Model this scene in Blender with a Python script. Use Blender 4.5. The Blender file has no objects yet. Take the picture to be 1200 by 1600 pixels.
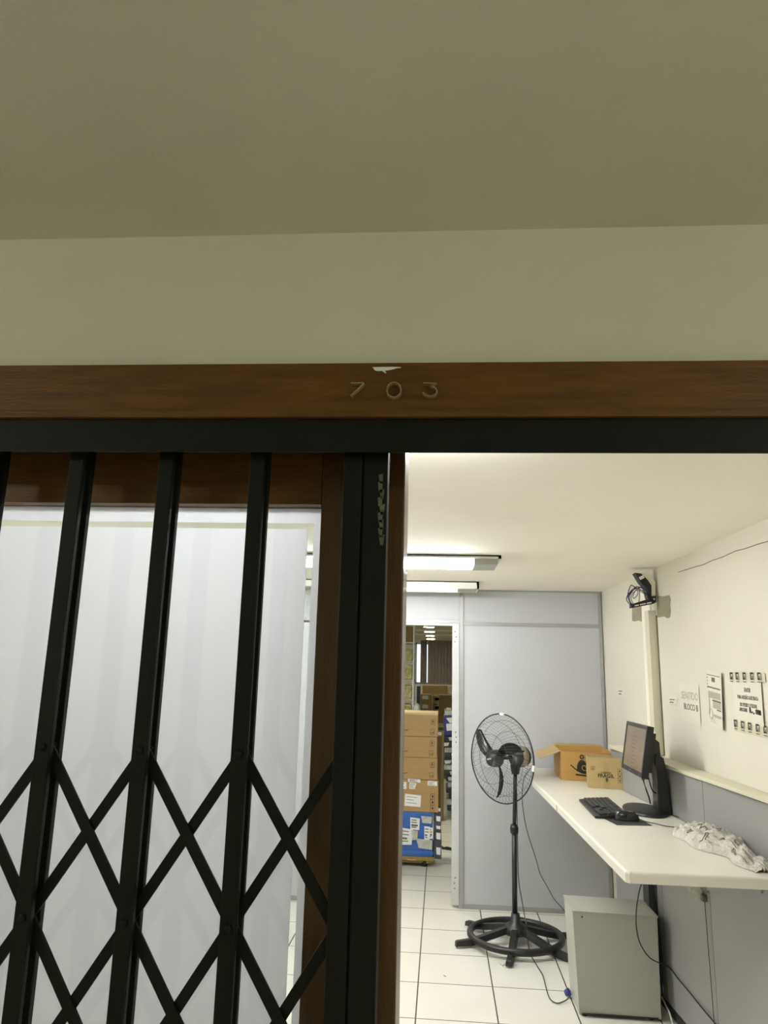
import bpy, bmesh, math, random
from mathutils import Vector, Matrix
C = bpy.context.scene.collection
PI = math.pi
# ------------------------------------------------------------ camera, world, exposure
CH = 1.65                                   # height of the lens above the floor
FPX = 1119.7
PITCH, YAW, ROLL = 0.21522, -0.07524, 0.02434
cy_, sy_, cp_, sp_ = math.cos(YAW), math.sin(YAW), math.cos(PITCH), math.sin(PITCH)
FW = Vector((sy_*cp_, cy_*cp_, sp_)); R0 = Vector((cy_, -sy_, 0)); U0 = R0.cross(FW)
RT = math.cos(ROLL)*R0 + math.sin(ROLL)*U0
UP = -math.sin(ROLL)*R0 + math.cos(ROLL)*U0
cam = bpy.data.objects.new('camera', bpy.data.cameras.new('camera')); C.objects.link(cam)
cam.data.sensor_fit = 'VERTICAL'; cam.data.sensor_height = 24; cam.data.lens = FPX/1600*24
cam.data.clip_start = 0.02
cam.matrix_world = Matrix(((RT.x, UP.x, -FW.x, 0), (RT.y, UP.y, -FW.y, 0), (RT.z, UP.z, -FW.z, CH), (0, 0, 0, 1)))
bpy.context.scene.camera = cam
vs = bpy.context.scene.view_settings
vs.view_transform = 'Standard'; vs.look = 'None'; vs.gamma = 1; vs.use_curve_mapping = False
vs.exposure = 0.0
w = bpy.data.worlds.new('daylight'); bpy.context.scene.world = w; w.use_nodes = True
w.node_tree.nodes['Background'].inputs[0].default_value = (0.9, 0.95, 1, 1)
w.node_tree.nodes['Background'].inputs[1].default_value = 1.6
L_ROOM, L_STORE, L_HALL = 125.0, 57.0, 93.0       # radiance of the tubes in room, store room and corridor

# measured points of the place: a sight line through a pixel of the 1200x1600 photo, met with a known plane
O = Vector((0, 0, CH))
def ray(x, y): return (x-600)/FPX*RT + (800-y)/FPX*UP + FW
def pz(x, y, z): d = ray(x, y); return O + d*((z-CH)/d.z)
def py(x, y, Y): d = ray(x, y); return O + d*(Y/d.y)
def pl(x, y, A, B):
    t = Vector((B[0]-A[0], B[1]-A[1])); n = Vector((-t.y, t.x)); d = ray(x, y)
    return O + d*((n.x*A[0]+n.y*A[1])/(n.x*d.x+n.y*d.y))

# ------------------------------------------------------------ mesh helpers
class G:
    def __init__(s): s.bm = bmesh.new()
    def box(s, x0, x1, y0, y1, z0, z1, M=None, bev=0, mi=0):
        c = [(x0,y0,z0),(x1,y0,z0),(x1,y1,z0),(x0,y1,z0),(x0,y0,z1),(x1,y0,z1),(x1,y1,z1),(x0,y1,z1)]
        v = [s.bm.verts.new(M @ Vector(p) if M else p) for p in c]
        fs = [s.bm.faces.new([v[i] for i in q]) for q in ((3,2,1,0),(4,5,6,7),(0,1,5,4),(1,2,6,5),(2,3,7,6),(3,0,4,7))]
        for f in fs: f.material_index = mi
        if bev:
            es = list({e for f in fs for e in f.edges})
            bmesh.ops.bevel(s.bm, geom=es, offset=bev, segments=2, profile=0.6, affect='EDGES')
        return s
    def poly(s, pts, d=None, mi=0):           # planar polygon, optionally extruded by vector d
        v = [s.bm.verts.new(p) for p in pts]
        if d is None:
            f = s.bm.faces.new(v); f.material_index = mi; return s
        d = Vector(d); u = [s.bm.verts.new(Vector(p)+d) for p in pts]
        fs = [s.bm.faces.new(v), s.bm.faces.new(u[::-1])]
        n = len(v)
        for i in range(n): fs.append(s.bm.faces.new((v[i], u[i], u[(i+1) % n], v[(i+1) % n])))
        for f in fs: f.material_index = mi
        return s
    def tube(s, pts, r, seg=8, closed=False, cap=True, mi=0, sx=1.0, ref=None):
        pts = [Vector(p) for p in pts]; n = len(pts)
        rs = r if isinstance(r, (list, tuple)) else [r]*n
        rings = []; last = None
        for i, p in enumerate(pts):
            a = pts[(i-1) % n] if (closed or i > 0) else p
            b = pts[(i+1) % n] if (closed or i < n-1) else p
            t = (b-a).normalized()
            if ref is not None: k = Vector(ref)
            elif last is None:
                k = Vector((0, 0, 1)) if abs(t.z) < .9 else Vector((1, 0, 0))
            else: k = last
            x = (k - t*k.dot(t)).normalized(); last = x; y = t.cross(x)
            rings.append([s.bm.verts.new(p + (x*math.cos(2*PI*j/seg)*sx + y*math.sin(2*PI*j/seg))*rs[i]) for j in range(seg)])
        m = n if closed else n-1
        for i in range(m):
            A, B = rings[i], rings[(i+1) % n]
            for j in range(seg):
                f = s.bm.faces.new((A[j], A[(j+1) % seg], B[(j+1) % seg], B[j])); f.smooth = seg > 4; f.material_index = mi
        if cap and not closed:
            f = s.bm.faces.new(rings[0][::-1]); f.material_index = mi
            f = s.bm.faces.new(rings[-1]); f.material_index = mi
        return s
    def lathe(s, prof, M=None, seg=32, smooth=True, mi=0, arc=2*PI):
        M = M or Matrix(); rings = []
        for r, z in prof:
            if r < 1e-6: rings.append([s.bm.verts.new(M @ Vector((0, 0, z)))]); continue
            rings.append([s.bm.verts.new(M @ Vector((r*math.cos(2*PI*j/seg), r*math.sin(2*PI*j/seg), z))) for j in range(seg)])
        for A, B in zip(rings, rings[1:]):
            for j in range(seg):
                k = (j+1) % seg
                if len(A) == 1 and len(B) == 1: continue
                if len(A) == 1: f = s.bm.faces.new((A[0], B[k], B[j]))
                elif len(B) == 1: f = s.bm.faces.new((A[j], A[k], B[0]))
                else: f = s.bm.faces.new((A[j], A[k], B[k], B[j]))
                f.smooth = smooth; f.material_index = mi
        return s
    def grid(s, fn, nu, nv, mi=0, smooth=True, wrap=False):
        V = [[s.bm.verts.new(fn(i/nu, j/nv)) for j in range(nv+1)] for i in range(nu + (0 if wrap else 1))]
        for i in range(nu):
            for j in range(nv):
                k = (i+1) % len(V)
                f = s.bm.faces.new((V[i][j], V[k][j], V[k][j+1], V[i][j+1])); f.smooth = smooth; f.material_index = mi
        return s
    def text(s, body, size, M, ext=0.0004, mi=0, bold=0.0, align='CENTER'):
        cu = bpy.data.curves.new('t', 'FONT'); cu.body = body; cu.size = size; cu.extrude = ext; cu.offset = bold
        cu.align_x = align; cu.align_y = 'CENTER'; cu.resolution_u = 3
        o = bpy.data.objects.new('t', cu); me = o.to_mesh().copy(); o.to_mesh_clear()
        me.transform(M); n0 = len(s.bm.faces); s.bm.from_mesh(me); s.bm.faces.ensure_lookup_table()
        for f in s.bm.faces[n0:]: f.material_index = mi
        bpy.data.objects.remove(o); bpy.data.curves.remove(cu); bpy.data.meshes.remove(me)
        return s
    def out(s, name, mats, parent=None, org=None, M=None):
        me = bpy.data.meshes.new(name)
        bmesh.ops.recalc_face_normals(s.bm, faces=s.bm.faces[:])
        off = Vector(org) if org is not None else (Vector(parent['_o']) if parent is not None and '_o' in parent else Vector((0, 0, 0)))
        if M: s.bm.transform(M)
        bmesh.ops.translate(s.bm, verts=s.bm.verts[:], vec=-off)
        s.bm.to_mesh(me); s.bm.free()
        for m in (mats if isinstance(mats, (list, tuple)) else [mats]): me.materials.append(m)
        o = bpy.data.objects.new(name, me); C.objects.link(o)
        if parent is not None:
            o.parent = parent; o['_o'] = tuple(off)
            if org is not None: o.location = Vector(org) - Vector(parent['_o'])
        else: o.location = off; o['_o'] = tuple(off)
        return o
def thing(name, label, cat, loc, group=None):
    o = bpy.data.objects.new(name, None); C.objects.link(o); o.location = loc; o['_o'] = tuple(loc); o.empty_display_size = .05
    return tag(o, label, cat, group)
def tag(o, label, cat, group=None, kind=None):
    o['label'] = label; o['category'] = cat
    if group: o['group'] = group
    if kind: o['kind'] = kind
    return o
def st(o, label=None):
    o['kind'] = 'structure'
    if label: o['label'] = label; 
    return o
def copy_tree(o, parent=None, shift=(0, 0, 0)):
    c = o.copy(); C.objects.link(c)
    if parent is not None: c.parent = parent
    else: c.location = o.location + Vector(shift)
    for ch in [x for x in bpy.data.objects if x.parent == o]: copy_tree(ch, c)
    return c
def frame(P, X, Y):                         # matrix placing local xy plane at P along X, Y
    X = Vector(X).normalized(); Z = X.cross(Vector(Y)).normalized(); Y = Z.cross(X); P = Vector(P)
    return Matrix(((X.x, Y.x, Z.x, P.x), (X.y, Y.y, Z.y, P.y), (X.z, Y.z, Z.z, P.z), (0, 0, 0, 1)))
def smooth_path(pts, n=8):                  # Catmull-Rom
    P = [Vector(p) for p in pts]; P = [P[0]*2-P[1]] + P + [P[-1]*2-P[-2]]; out = []
    for i in range(1, len(P)-2):
        for k in range(n):
            t = k/n; a, b, c, d = P[i-1:i+3]
            out.append(.5*((2*b)+(c-a)*t+(2*a-5*b+4*c-d)*t*t+(3*b-a-3*c+d)*t**3))
    out.append(P[-2]); return out

# ------------------------------------------------------------ materials
def lin(h):
    if isinstance(h, str): h = tuple(int(h[i:i+2], 16)/255 for i in (0, 2, 4))
    return tuple(c/12.92 if c <= .04045 else ((c+.055)/1.055)**2.4 for c in h) + (1,)
def mat(name, col, rough=.6, metal=0, var=.06, scale=6, bump=.0, bscale=60, spec=.5, stretch=(1, 1, 1), coat=0, col2=None):
    m = bpy.data.materials.new(name); m.use_nodes = True; nt = m.node_tree; N = nt.nodes; L = nt.links
    b = N['Principled BSDF']; b.inputs['Roughness'].default_value = rough; b.inputs['Metallic'].default_value = metal
    b.inputs['Specular IOR Level'].default_value = spec; b.inputs['Coat Weight'].default_value = coat
    tc = N.new('ShaderNodeTexCoord'); mp = N.new('ShaderNodeMapping'); mp.inputs['Scale'].default_value = stretch
    L.new(tc.outputs['Object'], mp.inputs[0])
    n = N.new('ShaderNodeTexNoise'); n.inputs['Scale'].default_value = scale; n.inputs['Detail'].default_value = 6; n.inputs['Roughness'].default_value = .6
    L.new(mp.outputs[0], n.inputs['Vector'])
    r = N.new('ShaderNodeValToRGB'); c = lin(col)
    r.color_ramp.elements[0].position = .3; r.color_ramp.elements[1].position = .7
    d = lin(col2) if col2 else tuple(min(1, x*(1+var)) for x in c[:3]) + (1,)
    r.color_ramp.elements[0].color = c if col2 else tuple(x*(1-var) for x in c[:3]) + (1,); r.color_ramp.elements[1].color = d
    L.new(n.outputs[0], r.inputs[0]); L.new(r.outputs[0], b.inputs['Base Color'])
    if bump:
        n2 = N.new('ShaderNodeTexNoise'); n2.inputs['Scale'].default_value = bscale; n2.inputs['Detail'].default_value = 3
        L.new(mp.outputs[0], n2.inputs['Vector'])
        bp = N.new('ShaderNodeBump'); bp.inputs['Strength'].default_value = bump; bp.inputs['Distance'].default_value = .01
        L.new(n2.outputs[0], bp.inputs['Height']); L.new(bp.outputs[0], b.inputs['Normal'])
    return m
def glow(name, col, s):
    m = bpy.data.materials.new(name); m.use_nodes = True; N = m.node_tree.nodes; b = N['Principled BSDF']
    b.inputs['Base Color'].default_value = lin(col); b.inputs['Emission Color'].default_value = lin(col); b.inputs['Emission Strength'].default_value = s
    return m
M = {}
M['hall'] = mat('corridor paint', 'd2cfc0', .85, var=.03, scale=3, bump=.12, bscale=180)
M['cream'] = mat('cream painted wall', 'e3dfd0', .7, var=.02, scale=2, bump=.06, bscale=40)
M['ceil'] = mat('room ceiling paint', 'f8f4e6', .85, var=.02, scale=2, bump=.05, bscale=60)
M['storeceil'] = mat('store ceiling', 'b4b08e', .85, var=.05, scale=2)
M['panel'] = mat('grey white laminate panel', 'b9bbbe', .45, var=.02, scale=3)
M['alu'] = mat('grey painted aluminium profile', 'a2a2a0', .4, .3, var=.05, scale=12)
M['alul'] = mat('pale door jamb paint', 'c6c9c8', .45, .1, var=.05, scale=12)
M['dado'] = mat('grey laminate', '989896', .4, var=.04, scale=1.5)
M['duct'] = mat('cream plastic duct', 'dcd8c0', .5, var=.03)
M['patch'] = mat('bare grey plaster', '98937c', .9, var=.12, scale=30)
M['crack'] = mat('dark crack and painted shadow', '6b6650', .9)
M['wood'] = mat('varnished hardwood', '4e3110', .45, var=.2, spec=.3, scale=7, bump=.12, bscale=40, stretch=(1, 9, 9), col2='6a4517', coat=.15)
M['woodv'] = mat('varnished hardwood upright', '4a2f10', .38, scale=7, bump=.12, bscale=40, stretch=(9, 9, 1), col2='5e3c16', coat=.15)
M['steel'] = mat('black enamelled steel', '0d0e0b', .55, .0, var=.25, scale=25, bump=.06, bscale=120, spec=.22)
M['scuff'] = mat('worn metal showing through', '5f6052', .5, .4, var=.4, scale=60)
M['bronze'] = mat('aged bronze', 'a4906a', .4, .3, var=.2, scale=80)
M['white'] = mat('white paint', 'e6e3dc', .6)
M['counter'] = mat('cream laminate worktop', 'e9e6d8', .28, var=.02, scale=5)
M['edge'] = mat('worktop edge', 'dfdbc6', .35, var=.02)
M['black'] = mat('black plastic', '181818', .42, var=.2, scale=20)
M['blackg'] = mat('glossy black plastic', '1b1b1d', .18, var=.1)
M['dgrey'] = mat('dark grey plastic', '2e302f', .5, var=.1)
M['cabinet'] = mat('light grey enamel', 'b0afa6', .5, var=.02, scale=4, bump=.03)
M['card'] = mat('brown cardboard', 'a98a5c', .8, var=.06, scale=5, bump=.08, bscale=90, stretch=(1, 1, 6))
M['card2'] = mat('ochre cardboard', 'b68f4f', .8, var=.06, scale=5, bump=.08, stretch=(1, 1, 6))
M['card3'] = mat('tan cardboard', 'b59e6e', .8, var=.06, scale=5, bump=.08, stretch=(1, 1, 6))
M['cardlight'] = mat('cut cardboard edge', 'cbb488', .8)
M['cardd'] = mat('dull cardboard', '76623e', .85, var=.12, scale=4)
M['ink'] = mat('black ink', '1c1a17', .6)
M['inkb'] = mat('faded brown ink', '6f5838', .7)
M['inkg'] = mat('grey toner', '6b695f', .7)
M['inkl'] = mat('pale grey toner', 'b0ad9e', .7)
M['paper'] = mat('white paper', 'e6e2d3', .7, var=.02)
M['paperw'] = mat('bright label paper', 'e9e9e6', .6, var=.03)
M['tape'] = mat('pale packing tape', 'e2dec2', .25, var=.02)
M['tapeb'] = mat('brown packing tape', 'ab9564', .35, var=.03)
M['blue'] = mat('blue plastic', '2f63ae', .35, var=.15, scale=12)
M['bluec'] = mat('dark blue cable', '262c55', .45)
M['plug'] = mat('blue plug plastic', '2d3a86', .4)
M['ochre'] = mat('yellowish dolly board', '8a7438', .6, var=.15, scale=10)
M['curtain'] = mat('brown curtain cloth', 'a3978e', .9, var=.15, scale=8, stretch=(6, 6, .5))
M['rubber'] = mat('black rubber', '1a1a1a', .7)
M['copper'] = mat('motor steel', 'a79c8a', .35, .6, var=.2, scale=40)
M['lampw'] = mat('white enamel reflector', 'd8d8d0', .35)
M['lampg'] = mat('grey lamp end', 'a3a396', .4)
M['shelfg'] = mat('yellow green wrap', '6f6a2e', .3, var=.35, scale=22, col2='c4c07e')
M['wrap'] = mat('clear crumpled wrap', 'b9bdb0', .2, var=.25, scale=14)
M['dkgrey'] = mat('mixed dark wrap', '3b4148', .35, var=.3, scale=22)
M['hallfloor'] = mat('corridor stone floor', 'd6cfbd', .5, var=.1)
M['tube'] = glow('room lamp tube', 'fcfdff', L_ROOM)
M['tubed'] = glow('weakened room lamp tube', 'fcfdff', L_ROOM*.07)  # strength cut far down so the partition next to it does not blow out
M['tubem'] = glow('dimmer room lamp tube', 'fcfdff', L_ROOM*.45)
M['tube2'] = glow('store lamp tube', 'fffbe8', L_STORE)
M['tube3'] = glow('corridor lamp', 'f7fbe6', L_HALL)
def screenmat():
    m = bpy.data.materials.new('dim warm screen'); m.use_nodes = True; nt = m.node_tree; N = nt.nodes; L = nt.links; b = N['Principled BSDF']
    tc = N.new('ShaderNodeTexCoord'); n = N.new('ShaderNodeTexNoise'); n.inputs['Scale'].default_value = 7
    r = N.new('ShaderNodeValToRGB'); r.color_ramp.elements[0].color = lin('86795f'); r.color_ramp.elements[1].color = lin('ab8a60')
    r.color_ramp.elements[0].position = .35; r.color_ramp.elements[1].position = .65
    L.new(tc.outputs['Object'], n.inputs['Vector']); L.new(n.outputs[0], r.inputs[0]); L.new(r.outputs[0], b.inputs['Emission Color'])
    b.inputs['Base Color'].default_value = (.02, .02, .02, 1); b.inputs['Emission Strength'].default_value = .55; b.inputs['Roughness'].default_value = .35
    return m
M['screen'] = screenmat()
def tilemat():
    m = bpy.data.materials.new('white floor tiles dark grout'); m.use_nodes = True; nt = m.node_tree; N = nt.nodes; L = nt.links; b = N['Principled BSDF']
    g = N.new('ShaderNodeNewGeometry'); mp = N.new('ShaderNodeMapping'); mp.vector_type = 'POINT'
    L.new(g.outputs['Position'], mp.inputs[0]); mp.inputs['Location'].default_value = (0.1117+40*.398, -6.383+40*.411, 0); mp.inputs['Rotation'].default_value = (0, 0, .0075)
    sx = N.new('ShaderNodeSeparateXYZ'); L.new(mp.outputs[0], sx.inputs[0])
    def joint(out, size, wd):
        a = N.new('ShaderNodeMath'); a.operation = 'PINGPONG'; a.inputs[1].default_value = size/2; L.new(out, a.inputs[0])
        c = N.new('ShaderNodeMath'); c.operation = 'LESS_THAN'; c.inputs[1].default_value = wd/2; L.new(a.outputs[0], c.inputs[0]); return c.outputs[0]
    j1 = joint(sx.outputs[0], .398, .007); j2 = joint(sx.outputs[1], .411, .006)
    mx = N.new('ShaderNodeMath'); mx.operation = 'MAXIMUM'; L.new(j1, mx.inputs[0]); L.new(j2, mx.inputs[1])
    n = N.new('ShaderNodeTexNoise'); n.inputs['Scale'].default_value = 3; n.inputs['Detail'].default_value = 5; L.new(g.outputs['Position'], n.inputs['Vector'])
    r = N.new('ShaderNodeValToRGB'); r.color_ramp.elements[0].color = lin('e6e3d8'); r.color_ramp.elements[1].color = lin('f1efe6'); L.new(n.outputs[0], r.inputs[0])
    mix = N.new('ShaderNodeMix'); mix.data_type = 'RGBA'; L.new(mx.outputs[0], mix.inputs[0]); L.new(r.outputs[0], mix.inputs[6]); mix.inputs[7].default_value = lin('4a443c')
    L.new(mix.outputs[2], b.inputs['Base Color'])
    ro = N.new('ShaderNodeMath'); ro.operation = 'MULTIPLY_ADD'; ro.inputs[1].default_value = .5; ro.inputs[2].default_value = .3; L.new(mx.outputs[0], ro.inputs[0]); L.new(ro.outputs[0], b.inputs['Roughness'])
    bp = N.new('ShaderNodeBump'); bp.inputs['Strength'].default_value = .3; bp.inputs['Distance'].default_value = .002; bp.invert = True
    L.new(mx.outputs[0], bp.inputs['Height']); L.new(bp.outputs[0], b.inputs['Normal'])
    return m
M['tile'] = tilemat()
def filmmat():
    m = bpy.data.materials.new('frosted white film'); m.use_nodes = True; nt = m.node_tree; N = nt.nodes; L = nt.links
    out = N['Material Output']; N.remove(N['Principled BSDF'])
    t = N.new('ShaderNodeBsdfTranslucent'); d = N.new('ShaderNodeBsdfDiffuse'); mx = N.new('ShaderNodeMixShader'); mx.inputs[0].default_value = .05
    tc = N.new('ShaderNodeTexCoord'); n = N.new('ShaderNodeTexNoise'); n.inputs['Scale'].default_value = 2.2; n.inputs['Detail'].default_value = 4
    r = N.new('ShaderNodeValToRGB'); r.color_ramp.elements[0].color = lin('cecdd0'); r.color_ramp.elements[1].color = lin('d6d5d8')
    L.new(tc.outputs['Object'], n.inputs['Vector']); L.new(n.outputs[0], r.inputs[0]); L.new(r.outputs[0], t.inputs[0])
    d.inputs[0].default_value = lin('dfe2ea'); L.new(t.outputs[0], mx.inputs[1]); L.new(d.outputs[0], mx.inputs[2]); L.new(mx.outputs[0], out.inputs[0])
    return m
M['film'] = filmmat()
def clearmat(name, tint, mixf, rough=.05):
    m = bpy.data.materials.new(name); m.use_nodes = True; nt = m.node_tree; N = nt.nodes; L = nt.links
    out = N['Material Output']; N.remove(N['Principled BSDF'])
    t = N.new('ShaderNodeBsdfTransparent'); t.inputs[0].default_value = lin(tint)
    g = N.new('ShaderNodeBsdfGlossy'); g.inputs['Roughness'].default_value = rough
    n = N.new('ShaderNodeTexNoise'); n.inputs['Scale'].default_value = 20; mr = N.new('ShaderNodeMapRange')
    mr.inputs[3].default_value = mixf*.7; mr.inputs[4].default_value = mixf*1.3; L.new(n.outputs[0], mr.inputs[0])
    mx = N.new('ShaderNodeMixShader'); L.new(mr.outputs[0], mx.inputs[0]); L.new(t.outputs[0], mx.inputs[1]); L.new(g.outputs[0], mx.inputs[2]); L.new(mx.outputs[0], out.inputs[0])
    return m
M['glass'] = clearmat('window glass', 'f4f7f5', .04)
M['bag'] = None
def bagmat():
    m = mat('white printed plastic bag', 'cac6bb', .35, var=.22, scale=45, bump=.9, bscale=90, spec=.6)
    return m
M['bag'] = bagmat()
def wrapmat():
    m = bpy.data.materials.new('thin clear plastic strip'); m.use_nodes = True; nt = m.node_tree; N = nt.nodes; L = nt.links
    b = N['Principled BSDF']; b.inputs['Base Color'].default_value = lin('dcdccc'); b.inputs['Roughness'].default_value = .15; b.inputs['Alpha'].default_value = .45
    return m
M['strip'] = wrapmat()

# ------------------------------------------------------------ the setting
YF, YI, YB = 1.10, 1.34, 5.60             # facade plane, inner face of front wall, laminate partition
ZC, ZH, ZD = 2.265, 2.385, 2.041          # room ceiling, corridor ceiling, underside of door header
XL, XE = -2.6, 2.4
XDL, XDR = -0.055, 0.92                   # clear door opening
WA, WB = (1.262, 5.60), (1.30, 3.20)      # right wall
def wx(Y, off=0): return WA[0] + (WB[0]-WA[0])*(Y-WA[1])/(WB[1]-WA[1]) - off
DA, DB = (1.120, 4.88), (1.252, 3.00)     # face of the low grey wall in front of it
def dx(Y, off=0): return DA[0] + (DB[0]-DA[0])*(Y-DA[1])/(DB[1]-DA[1]) - off

st(G().box(-4, 4, -1.3, YF+.1, -.05, 0).out('floor', M['hallfloor']))
st(G().box(-4, 4, -1.3, YF+.02, ZH, ZH+.05).out('ceiling', M['hall']))
g = G()
g.box(-4, 4, YF, YI, 2.13, ZH+.05)                              # wall above the header
g.box(-4, -1.35, YF, YI, 0, 2.13); g.box(1.05, 4, YF, YI, 0, 2.13)
st(g.out('wall_front', M['hall']))
st(G().box(-4, 4, -1.4, -1.3, 0, ZH).out('wall_corridor', M['hall']))
st(G().box(-4.1, -4, -1.4, YF, 0, ZH).out('wall_corridor_left', M['hall']))
st(G().box(4, 4.1, -1.4, YF, 0, ZH).out('wall_corridor_right', M['hall']))
# floor of room and store behind
st(G().box(-3, 3, YF+.1, 16.3, -.05, 0).out('floor', M['tile']))
st(G().box(XL, 1.5, YI-.02, YB+.02, ZC, ZC+.04).out('ceiling', M['ceil']))
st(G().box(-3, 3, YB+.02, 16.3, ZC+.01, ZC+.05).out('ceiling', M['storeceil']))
st(G().box(XL-.08, XL, YI, YB, 0, ZC).out('wall_left', M['cream']))
# right wall, drawn as a slightly skewed slab
g = G().poly([(wx(YI-.02), YI-.02, 0), (wx(YB+.03), YB+.03, 0), (wx(YB+.03), YB+.03, ZC), (wx(YI-.02), YI-.02, ZC)], (.12, 0, 0))
wr = st(g.out('wall_right', M['cream']))
# hairline crack under the ceiling
ck = [pl(x, y, (WA[0]-.001, WA[1]), (WB[0]-.001, WB[1])) for x, y in ((1060,894),(1085,886),(1100,882),(1112,876),(1130,870),(1149,861),(1165,857),(1185,850),(1203,845),(1225,838))]
G().tube(ck, .0016, 4).out('plaster_crack', M['crack'], wr)
# the two rough bare patches
def patch(pts):
    P = [pl(x, y, (WA[0]-.001, WA[1]), (WB[0]-.001, WB[1])) for x, y in pts]
    G().poly(P, (-.0015, 0, 0)).out('bare_patch', M['patch'], wr)
patch([(1027,931),(1036,932),(1046,930),(1048,937),(1047,944),(1048,954),(1047,964),(1043,966),(1038,963),(1027,965)])
patch([(988,945),(1002,943),(1002.5,971),(997,969.5),(992,971),(988,970)])
# low grey wall with its cream coping
g = G().poly([(dx(1.5), 1.5, .055), (dx(4.88), 4.88, .055), (dx(4.88), 4.88, 1.19), (dx(1.5), 1.5, 1.19)], (.035, 0, 0))
dw = st(g.out('wall_lower', M['dado']))
for xx, yy in ((1098, 1236), (1034, 1380)):
    q = pl(xx, yy, DA, DB); t = Vector((DB[0]-DA[0], DB[1]-DA[1], 0)).normalized()
    G().poly([q+t*.0016+Vector((-.001,0,0)), q-t*.0016+Vector((-.001,0,0)), Vector((q.x-t.x*.0016-.001, q.y-t.y*.0016, 0))+Vector((0,0,.055)), Vector((q.x+t.x*.0016-.001, q.y+t.y*.0016, 0))+Vector((0,0,.055))] if 0 else
             [(q.x+t.x*.0015-.0006, q.y+t.y*.0015, 1.187), (q.x-t.x*.0015-.0006, q.y-t.y*.0015, 1.187), (q.x-t.x*.0015-.0006, q.y-t.y*.0015, .06), (q.x+t.x*.0015-.0006, q.y+t.y*.0015, .06)], (.0008, 0, 0)).out('panel_seam', M['crack'], dw)
g = G().poly([(dx(1.5)+.006, 1.5, 0), (dx(4.87)+.006, 4.87, 0), (dx(4.87)+.006, 4.87, .055), (dx(1.5)+.006, 1.5, .055)], (.03, 0, 0))
st(g.out('baseboard_right', M['dgrey']))
def coping(y0, y1, z, ov, name='trim_1'):
    return st(G().poly([(dx(y0)-ov, y0, z), (dx(y1)-ov, y1, z), (wx(y1)-.002, y1, z), (wx(y0)-.002, y0, z)], (0, 0, .017)).out(name, M['duct']))
coping(3.62, 4.90, 1.190, .012, 'trim_1')
coping(1.5, 3.615, 1.192, .016, 'trim_2')

# laminate partition at the back, with its profiles
XJ = .212                                  # left edge of the wide panel
g = G(); g.box(XJ, wx(YB)-.004, YB, YB+.04, .03, 1.99); g.box(XJ, wx(YB)-.004, YB, YB+.04, 2.018, ZC)
g.box(XL, XJ-.03, YB, YB+.04, 2.018, ZC); g.box(XL, -.78, YB, YB+.04, .03, 1.99)
wb = st(g.out('wall_back', M['panel']))
def prof(name, *b): return st(G().box(*b, bev=.002).out(name, M['alu']))
prof('trim_3', XJ-.03, XJ, YB-.012, YB+.05, 0, ZC-.004)
prof('trim_4', XJ, wx(YB)-.03, YB-.008, YB+.045, 1.99, 2.018)
prof('trim_5', XJ, wx(YB)-.03, YB-.008, YB+.045, 0, .03)
prof('trim_6', wx(YB)-.028, wx(YB)-.006, YB-.014, YB+.045, 0, ZC-.004)
prof('trim_7', XL, XJ-.03, YB-.008, YB+.045, 2.004, 2.030)
prof('trim_8', XL, wx(YB)-.03, YB-.006, YB+.045, ZC-.012, ZC-.001)
prof('trim_9', -.81, -.78, YB-.012, YB+.05, 0, 2.004)
prof('trim_10', XL, -.81, YB-.008, YB+.045, 0, .03)
# door lining of the opening in the partition (door taken off, screw holes left)
g = G(); g.box(XJ-.085, XJ-.032, YB-.004, YB+.05, .02, 1.985, bev=.002); g.box(-.78, XJ-.032, YB-.004, YB+.05, 1.985, 2.004)
g.box(-.778, -.735, YB-.004, YB+.05, .02, 1.985)
d2 = st(g.out('door_2', M['alul']))
for zz in (1.97-.03, 1.90, 1.865, 1.20, 1.165, 1.13, .20, .165, .13):
    G().lathe([(0, 0), (.005, 0), (.005, .002), (0, .002)], frame((XJ-.062+random.Random(int(zz*99)).uniform(-.01, .01), YB-.0035, zz), (1, 0, 0), (0, 0, 1)), 8).out('screw_hole', M['inkg'], d2)
# store room shell
g = G(); g.box(-3.06, -3, YB+.04, 16.3, 0, ZC); st(g.out('wall_store_left', M['cream']))
g = G(); g.box(3, 3.06, YB+.04, 16.3, 0, ZC); st(g.out('wall_store_right', M['cream']))
WX0, WX1, WZ0, WZ1 = -.44, 1.6, 1.34, 2.235
g = G(); g.box(-3, WX0, 16, 16.2, 0, ZC+.02); g.box(WX1, 3, 16, 16.2, 0, ZC+.02); g.box(WX0, WX1, 16, 16.2, 0, WZ0); g.box(WX0, WX1, 16, 16.2, WZ1, ZC+.02)
st(g.out('wall_store_back', M['cream']))
w2 = st(G().box(WX0, WX1, 16.08, 16.12, WZ0, WZ0+.04).box(WX0, WX1, 16.08, 16.12, WZ1-.04, WZ1).box(WX0, WX0+.03, 16.08, 16.12, WZ0, WZ1).box(WX1-.03, WX1, 16.08, 16.12, WZ0, WZ1).box(.5, .54, 16.08, 16.12, WZ0, WZ1).out('window_2', M['alu']))
G().box(WX0+.03, WX1-.03, 16.098, 16.102, WZ0+.04, WZ1-.04).out('window_pane', M['glass'], w2)
for i, yy in enumerate((11.55, 12.95)):
    st(G().box(-3, 3, yy, yy+.05, ZC-.012, ZC+.01).out('trim_%d' % (11+i), M['cream']))

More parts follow.
